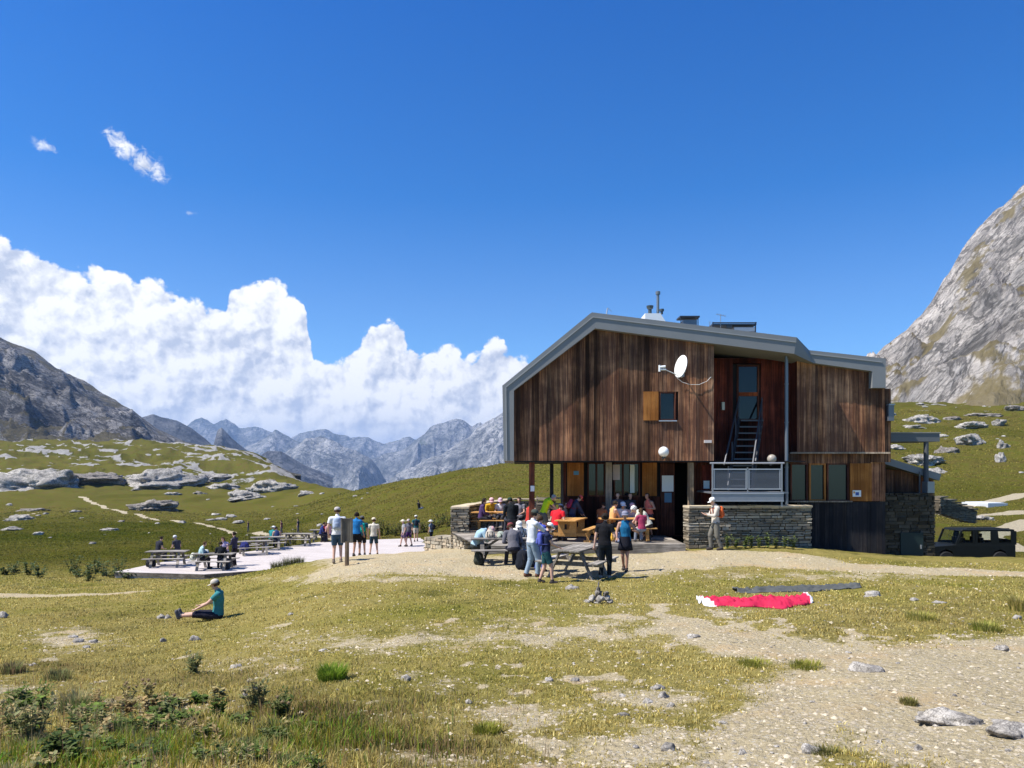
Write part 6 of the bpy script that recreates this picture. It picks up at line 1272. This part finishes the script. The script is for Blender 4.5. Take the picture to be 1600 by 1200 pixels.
# ---------------------------------------------------------------- grass
def blademat(name, spec=.1):
    m, nt, bs = newmat(name); a = N(nt, 'ShaderNodeAttribute', attribute_name='tone'); L(nt, a.outputs['Color'], bs.inputs['Base Color']); bs.inputs['Roughness'].default_value = .75; bs.inputs['Specular IOR Level'].default_value = spec
    tr = N(nt, 'ShaderNodeBsdfTranslucent'); L(nt, a.outputs['Color'], tr.inputs[0]); mx = N(nt, 'ShaderNodeMixShader'); mx.inputs[0].default_value = .4; L(nt, bs.outputs[0], mx.inputs[1]); L(nt, tr.outputs[0], mx.inputs[2]); L(nt, mx.outputs[0], nt.nodes['Material Output'].inputs[0]); return m
m_blade = blademat('grass_blades')
def blades(x, y, h, wd, col, lean=.5, curl=1.0, seed=0):
    """one bent blade (two quads-worth: 5 points, 3 triangles) per root"""
    rg = np.random.default_rng(seed); m = len(x); z = H(x, y)-.004
    a = rg.uniform(0, 6.283, m); ln = lean*rg.random(m); b = rg.uniform(0, 6.283, m)
    dx, dy = np.cos(a)*ln, np.sin(a)*ln; sx, sy = np.cos(b)*wd/2, np.sin(b)*wd/2
    p = lambda t, k: np.stack([x+dx*h*t**(1+curl)+sx*k, y+dy*h*t**(1+curl)+sy*k, z+h*t*(1-.35*ln*t)], -1)
    V_ = np.stack([p(0, -1), p(0, 1), p(.55, -.75), p(.55, .75), p(1, 0)], 1).reshape(-1, 3)
    F_ = (np.array([[0, 1, 3], [0, 3, 2], [2, 3, 4]])[None]+np.arange(m)[:, None, None]*5).reshape(-1, 3)
    C = np.repeat(col, 5, axis=0); return V_, F_, C
def colmix(g, rg, bright=1.0):
    m = len(g); dryc = np.array([.55, .42, .125]); straw = np.array([.78, .66, .27]); gc_ = np.array([.20, .215, .025]); gl_ = np.array([.38, .37, .055])
    r = rg.random(m); t = np.clip(g+rg.normal(0, .28, m), 0, 1)[:, None]; dr = np.where((r < .35)[:, None], straw, dryc); gg = gc_+(gl_-gc_)*rg.random(m)[:, None]
    return (dr*(1-t)+gg*t)*(.65+.6*rg.random(m))[:, None]*bright
rg = np.random.default_rng(31); n = 480000
d = np.exp(rg.uniform(math.log(3.5), math.log(24), n)); x = rg.uniform(-.74, .74, n)*d
# tufts: pull blades towards clump centres
k = rg.integers(0, n//9, n); cd = np.exp(rg.uniform(math.log(3.4), math.log(34), n//9)); cx = rg.uniform(-.76, .76, n//9)*cd; rad_ = .018+.0045*cd
x = cx[k]+rg.normal(0, 1, n)*rad_[k]; d = cd[k]+rg.normal(0, 1, n)*rad_[k]
g = gravel(x, d); gr_ = greenness(x, d)
nn = fbm(x*2.2, d*2.2, 3.1, 3); n5 = fbm(x*5, d*4, 2.2, 2); keep = (g+.5*nn+.35*n5 < .42) & (rg.random(n) < .50+.85*nn+.6*n5); keep |= (rg.random(n) < .06) & (g < .8)
keep &= d > 3.4; keep &= ~((d > 24) & (x > U(470)*d)); keep &= ~((d > 18.9) & (x > U(700)*d) & (x < U(1065)*d) & (rg.random(n) < .5))
x, d, gr_, nn = x[keep], d[keep], gr_[keep], nn[keep]; m = len(x)
u = x/d; tall = sm(-u, -.05, .35)*sm(d, 8.5, 4.5)
h = (.016+.022*rg.random(m))*(.8+.035*d)*(1+.5*np.clip(nn, -1, 1))+tall*(.015+.07*rg.random(m)**2)
ht = heath(x, d)[:, None]; cc_ = colmix(gr_, rg); hb__ = np.array([.30, .21, .085])*(.4+.9*rg.random(m))[:, None]; hb2 = np.array([.17, .19, .035])*(.5+.8*rg.random(m))[:, None]
cc_ = cc_*(1-ht)+np.where((rg.random(m) < .55)[:, None], hb__, hb2)*ht
V_, F_, C = blades(x, d, h*(1+.9*ht[:, 0]*rg.random(m)), (.0028+.0011*d)*(.7+.6*rg.random(m)), cc_, .9, seed=1)
tag(mesh_obj('grass', V_, F_, m_blade, cols=C), kind='stuff')
# coarse tussocks on the meadow beyond the terrace and the hut
n = 230000; rg = np.random.default_rng(77); k = rg.integers(0, n//14, n); cd = np.exp(rg.uniform(math.log(25), math.log(210), n//14)); cx = rg.uniform(-.76, .76, n//14)*cd; rr_ = .10+.0035*cd
x = cx[k]+rg.normal(0, 1, n)*rr_[k]; d = cd[k]+rg.normal(0, 1, n)*rr_[k]; u = x/d
from mathutils import geometry as _g
inter = np.zeros(n, bool); tx, ty = np.array(ter).T
for i in range(len(tx)):
    j = (i+1) % len(tx); c_ = ((ty[i] > d) != (ty[j] > d)); inter ^= c_ & (x < (tx[j]-tx[i])*(d-ty[i])/(ty[j]-ty[i]+1e-9)+tx[i])
keep = ~inter & (gravel(x, d) < .3) & (farpath(x, d) < .2) & ~((u > U(700)) & (u < U(1480)) & (d < 62)) & ~((d < 36) & (u > U(480))) & ~((u > U(1430)) & (d > 34) & (d < 44))
x, d = x[keep], d[keep]; m = len(x); dp = deepness(x, d); lu_ = lushness(x, d)[:, None]
near_ = colmix(greenness(x, d), rg); fa = np.array([.26, .215, .05])*(1-dp[:, None])+np.array([.13, .145, .018])*dp[:, None]; c = near_*(1-lu_)+fa*lu_*(.6+.8*rg.random(m))[:, None]
V_, F_, C = blades(x, d, (.02+.0010*d)*(.6+.8*rg.random(m)), .0013*d*(.6+.8*rg.random(m)), c, 1.0, seed=6); tag(mesh_obj('meadow_grass', V_, F_, m_blade, cols=C), kind='stuff')
# lush and weedy patch, lower left
n = 46000; d = 3.55+rg.random(n)**1.3*3.2; px = rg.uniform(-20, 800, n); x = U(px)*d
lush = np.exp(-(((x+2.5)/.9)**2+((d-4.75)/.55)**2))+.6*np.exp(-(((x+1.3)/.5)**2+((d-5.0)/.35)**2)); k = (rg.random(n) < lush*.9) & (fbm(x*2, d*2, 8, 3) > -.25); x, d = x[k], d[k]; m = len(x)
c = np.stack([.14+.22*rg.random(m), .21+.16*rg.random(m), .02+.03*rg.random(m)], -1)*(.55+.7*rg.random(m))[:, None]
V_, F_, C = blades(x, d, .05+.10*rg.random(m), .006+.004*rg.random(m), c, .7, seed=2); tag(mesh_obj('tall_grass', V_, F_, m_blade, cols=C), kind='stuff')
# dry stalks with seed heads
n = 5200; d = 3.6+rg.random(n)**1.2*5; px = rg.uniform(-20, 900, n); x = U(px)*d; k = (rg.random(n) < .25+.75*sm(U(500)-x/d, 0, .3)) & (fbm(x*1.3, d*1.3, 5.5, 3) > -.1); x, d = x[k], d[k]; m = len(x)
c = np.stack([.36+.2*rg.random(m), .26+.16*rg.random(m), .13+.08*rg.random(m)], -1)*(.5+.6*rg.random(m))[:, None]; hh = .10+.16*rg.random(m)**1.5
V_, F_, C = blades(x, d, hh, .003+.0015*rg.random(m), c, .35, seed=3)
tag(mesh_obj('dry_grass', V_, F_, m_blade, cols=C), kind='stuff')
# ---------------------------------------------------------------- individual plants
def plant(kind, w, h, seed, cols, nleaf=60, leaf=.05, name='plant', heads=0, headcol=(.35, .25, .14), headr=.02):
    rr = random.Random(seed); mb = MB(); lf = []
    if kind == 'tuft':
        for i in range(nleaf*3):
            a = rr.uniform(0, 6.28); r = rr.random()**.6*w*.36; b = Vector((math.cos(a)*r, math.sin(a)*r, -.01)); hh = h*rr.uniform(.45, 1); ln = hh*rr.uniform(.1, .7); o_ = Vector((math.cos(a+rr.uniform(-.7, .7)), math.sin(a+rr.uniform(-.7, .7)), 0)); sd = Vector((-o_.y, o_.x, 0))*rr.uniform(.0025, .005)*(h/.12)**.5
            c = cols[rr.randrange(len(cols))]; k = rr.uniform(.6, 1.35)
            mb.add([b-sd, b+sd, b+o_*ln*.3+Vector((0, 0, hh*.6))+sd*.8, b+o_*ln*.3+Vector((0, 0, hh*.6))-sd*.8, b+o_*ln+Vector((0, 0, hh))], [(0, 1, 2, 3), (3, 2, 4)], tuple(v*k for v in c))
        return mb.build(name, m_blade)
    ns = max(3, nleaf//12)
    stems = []
    for i in range(ns):
        a = rr.uniform(0, 6.28); r = rr.random()**.7*w*.42; tip = Vector((math.cos(a)*r, math.sin(a)*r, h*rr.uniform(.6, 1.0) if kind != 'rosette' else h*rr.uniform(.2, .5))); base = Vector((math.cos(a)*r*.3, math.sin(a)*r*.3, -.02)); mid = base.lerp(tip, .5)+Vector((0, 0, h*.08))
        rad = max(.0025, h*.012); mb.tube([base, mid, tip], [rad, rad*.8, rad*.5], 4, tuple(c*.8 for c in cols[0])); stems.append((base, mid, tip))
    for i in range(nleaf):
        b, md, t = stems[i % ns]; q = rr.random()**.8; p = b.lerp(md, q*2) if q < .5 else md.lerp(t, q*2-1)
        a = rr.uniform(0, 6.28); el_ = rr.uniform(-.1, .9) if kind != 'spiky' else rr.uniform(.1, 1.2); l_ = leaf*rr.uniform(.6, 1.3)*(1.25-.5*q); dv = Vector((math.cos(a)*math.cos(el_), math.sin(a)*math.cos(el_), math.sin(el_))); sd = dv.cross(Vector((0, 0, 1))).normalized()
        wl_ = l_*(.18 if kind == 'spiky' else .36); c = cols[rr.randrange(len(cols))]; k = rr.uniform(.6, 1.3); col = tuple(v*k for v in c); dr = Vector((0, 0, -l_*.22))
        vs = [p, p+dv*l_*.35+sd*wl_, p+dv*l_*.72+sd*wl_*.7+dr*.5, p+dv*l_+dr, p+dv*l_*.72-sd*wl_*.7+dr*.5, p+dv*l_*.35-sd*wl_, p+dv*l_*.4+dr*.3]
        mb.add(vs, [(0, 1, 6), (1, 2, 6), (2, 3, 6), (3, 4, 6), (4, 5, 6), (5, 0, 6)], col)
    o = mb.build(name, m_blade)
    if heads:
        for b, md, t in stems[:heads]:
            hb = MB(); hb.lathe([(headr*.4, -headr), (headr, -headr*.3), (headr*.95, headr*.5), (headr*.5, headr*1.1)], t, 7, headcol)
            for j in range(9): a = j*.7; dv = Vector((math.cos(a), math.sin(a), rr.uniform(.1, .8))); hb.add([t+dv*headr*.8, t+dv*headr*2.3, t+dv*headr*.8+Vector((0, 0, headr*.4))], [(0, 1, 2)], tuple(c*1.2 for c in headcol))
            hb.build('flower_head', m_blade, o)
    return o
def plant_at(px, row, wpx, hpx, kind, cols, label, cat, group, seed, nleaf=70, leafpx=9, dmin=3, dmax=60, **k):
    p = onground(px, row, dmin, dmax); s = p.y/F; o = plant(kind, wpx*s, hpx*s, seed, cols, nleaf, leafpx*s, **k); o.location = p; return tag(o, label, cat, group)
GR, GY, TL, ST = (.10, .14, .035), (.18, .20, .075), (.25, .26, .12), (.44, .36, .17)
gw = 'weeds on the near turf'
for i, (px, row, w_, h_, kd, cc, lb, nl, lp, kw) in enumerate((
 (302,1052,42,40,'spiky',[TL, GY],'spiky thistle clump on the dry turf between the woman and the tall weeds',90,10,dict(heads=5,headr=.012,headcol=(.42,.36,.2))),
 (400,1112,60,62,'spiky',[TL, GY, ST],'tall pale thistle with seed heads, centre of the lower left',150,12,dict(heads=6,headr=.013,headcol=(.50,.42,.26))),
 (440,1122,50,52,'spiky',[GR, GY],'dark green thistle right of the tall pale one',130,12,dict(heads=3,headr=.012)),
 (255,1128,56,50,'leafy',[GR, TL],'dusty leafed weed behind the yellow flowers',110,10,dict(heads=4,headr=.012,headcol=(.3,.2,.12))),
 (232,1090,34,34,'spiky',[ST, TL],'withered thistle at the head of the green patch',60,9,dict(heads=5,headr=.014,headcol=(.36,.26,.15))),
 (200,1100,34,40,'spiky',[ST, GY],'dry branching weed at the left of the withered thistle',50,9,dict(heads=4,headr=.012,headcol=(.38,.28,.15))),
 (45,1165,110,90,'spiky',[TL, ST, GY],'big straggly pale thistle in the lower left corner',200,15,dict(heads=6,headr=.014,headcol=(.46,.38,.2))),
 (95,1195,90,60,'leafy',[GR, (.09,.13,.045)],'dark leafy bush at the bottom left',230,13,{}),
 (200,1188,150,46,'rosette',[GR, (.09,.13,.045)],'low dark leafy mat with two yellow flowers',320,12,dict(heads=2,headr=.016,headcol=(.85,.60,.02))),
 (335,1196,80,40,'leafy',[GR, GY],'leafy weed at the bottom edge, middle of the left side',150,11,{}),
 (430,1160,70,34,'leafy',[GY, GR],'grey green weed below the dark thistle',120,10,{}),
 (300,1150,60,34,'spiky',[ST, (.26,.19,.10)],'tangle of dry weeds right of the yellow flowers',110,12,{}),
 (120,1130,50,36,'spiky',[TL, ST],'pale weed at the left of the green patch',80,11,dict(heads=3,headr=.012)),
 (90,1062,50,22,'tuft',[GY, (.16,.14,.06)],'low brown green tuft at the left edge of the dry turf',80,10,{}),
 (20,1050,46,22,'tuft',[(.2,.14,.08), GY],'brownish tuft near the left picture edge',70,10,{}),
 (519,1062,56,32,'tuft',[(.14,.24,.02), (.22,.30,.04)],'bright green grass tuft in the dry turf, middle left',170,16,{}),
 (760,1146,56,22,'tuft',[(.22,.25,.03), (.30,.28,.06)],'olive grass tuft by the bare patch, bottom centre',130,13,{}),
 (1420,1100,34,16,'tuft',[(.20,.20,.05), (.26,.22,.08)],'small dark tuft alone on the gravel path',70,9,{}),
 (1180,1040,70,14,'tuft',[(.22,.24,.03), (.42,.38,.09)],'grass tuft on the edge between turf and path',120,10,{}),
 (1260,1042,70,14,'tuft',[(.22,.24,.03), (.42,.38,.09)],'grass tuft at the right end of the turf tongue by the path',120,10,{}),
 (1290,1176,60,14,'tuft',[(.2,.17,.06), (.14,.15,.04)],'dry tuft growing round the bottom path stone',90,10,{}),
 (1595,955,40,34,'tuft',[(.55,.44,.16), (.30,.28,.07)],'tall dry grass tuft at the right picture edge',120,16,{}),
 (1440,968,60,18,'tuft',[(.28,.28,.05), (.46,.40,.12)],'grass tuft on the right hand turf',110,12,{}),
 (1540,985,60,20,'tuft',[(.22,.25,.04), (.40,.36,.10)],'darker green tuft on the turf at far right',110,12,{}))):
    plant_at(px, row, w_*1.05, h_*.85, kd, cc, lb, 'plant', gw, 500+i, int(nl*1.6), lp*1.1, name={'tuft': 'grass_tuft', 'spiky': 'thistle', 'leafy': 'leafy_weed', 'rosette': 'leafy_weed'}[kd], **kw)
pos = ['leftmost', 'second', 'third', 'fourth', 'fifth', 'sixth', 'seventh', 'eighth', 'ninth', 'tenth', 'eleventh', 'twelfth']
for i in range(9):
    x = U(1132+i*12.5)*26.0; o = plant('leafy', .40, .38+.16*random.random(), 700+i, [(.14, .20, .05), (.24, .27, .09), (.10, .14, .04)], 90, .09, name='leafy_weed'); o.location = (x, 25.70-.05*(i % 3), G(x, 25.70)+.02); tag(o, f'leafy weed at the foot of the stone wall, {pos[i]} from the hiker', 'plant', 'weeds along the foot of the stone wall')
for i in range(12):
    px = (8+i*17.5 if i < 4 else 112+(i-4)*12.5)+random.uniform(-5, 5); d = 33+random.random()*5; x = U(px)*d; o = plant('leafy', .8+.7*random.random(), .35+.6*random.random(), 720+i, [(.09, .13, .05), (.17, .20, .10), (.06, .09, .03)], 110, .16, name='dock_plant'); o.location = (x, d, G(x, d)); tag(o, f'broad leafed dock clump left of the terrace, {pos[i]} from the left', 'plant', 'dock clumps left of the terrace')
for i in range(12):
    px = 300+i*14; d = 44-i*.0+random.random(); d = (48 if px > 380 else 42)+random.random()*2; x = U(px)*d-.6; zz = G(x, d+3)
    o = plant('spiky', 1.0, .9+.5*random.random(), 760+i, [(.12, .12, .04), (.20, .14, .05), (.08, .10, .03)], 90, .22, name='tall_weed'); o.location = (x, d+5, G(x, d+5)); tag(o, f'tall rusty weed behind the terrace tables, {pos[i]} from the left', 'plant', 'tall weeds behind the terrace')
for i in range(12):
    px = 585+i*10.5; d = 56+random.random()*3; x = U(px)*d; o = plant('spiky', 1.5, .9+.6*random.random(), 790+i, [(.10, .11, .04), (.16, .13, .06), (.09, .12, .03)], 110, .26, name='tall_weed'); o.location = (x, d, G(x, d)-.05); tag(o, f'grey green weed along the back of the terrace, {pos[i]} from the left', 'plant', 'weeds along the back of the terrace')
for i in range(9):
    px = 427+i*5.5; d = 29.3; x = U(px)*d; o = plant('tuft', .3, .35+.15*random.random(), 820+i, [(.16, .15, .07), (.10, .12, .05)], 22, .12, name='grass_tuft'); o.location = (x, d, G(x, d)); tag(o, f'thin grass tuft at the terrace rim, {pos[i]} from the left', 'plant', 'tufts along the rim of the terrace')

rs = random.Random(77); gm = 'low weeds crowding the lower left corner'
for i in range(120):
    r = rs.random(); px = rs.uniform(-10, 560)*(.45+.55*rs.random()); row = rs.uniform(1095, 1225) if px < 350 else rs.uniform(1120, 1215); kd = rs.choice(['leafy', 'leafy', 'rosette', 'spiky', 'tuft']); cc = rs.choice([[GR, GY], [TL, ST], [(.12, .19, .04), GR], [ST, (.40, .28, .13)], [(.17, .25, .05), GY]])
    p = onground(px, row, 3, 20); s = p.y/F; o = plant(kd, rs.uniform(40, 85)*s, rs.uniform(14, 36)*s, 900+i, cc, rs.randrange(70, 150), rs.uniform(9, 14)*s, name='weed'); o.location = p; tag(o, 'low weed growing in the crowded lower left corner of the turf', 'plant', gm)
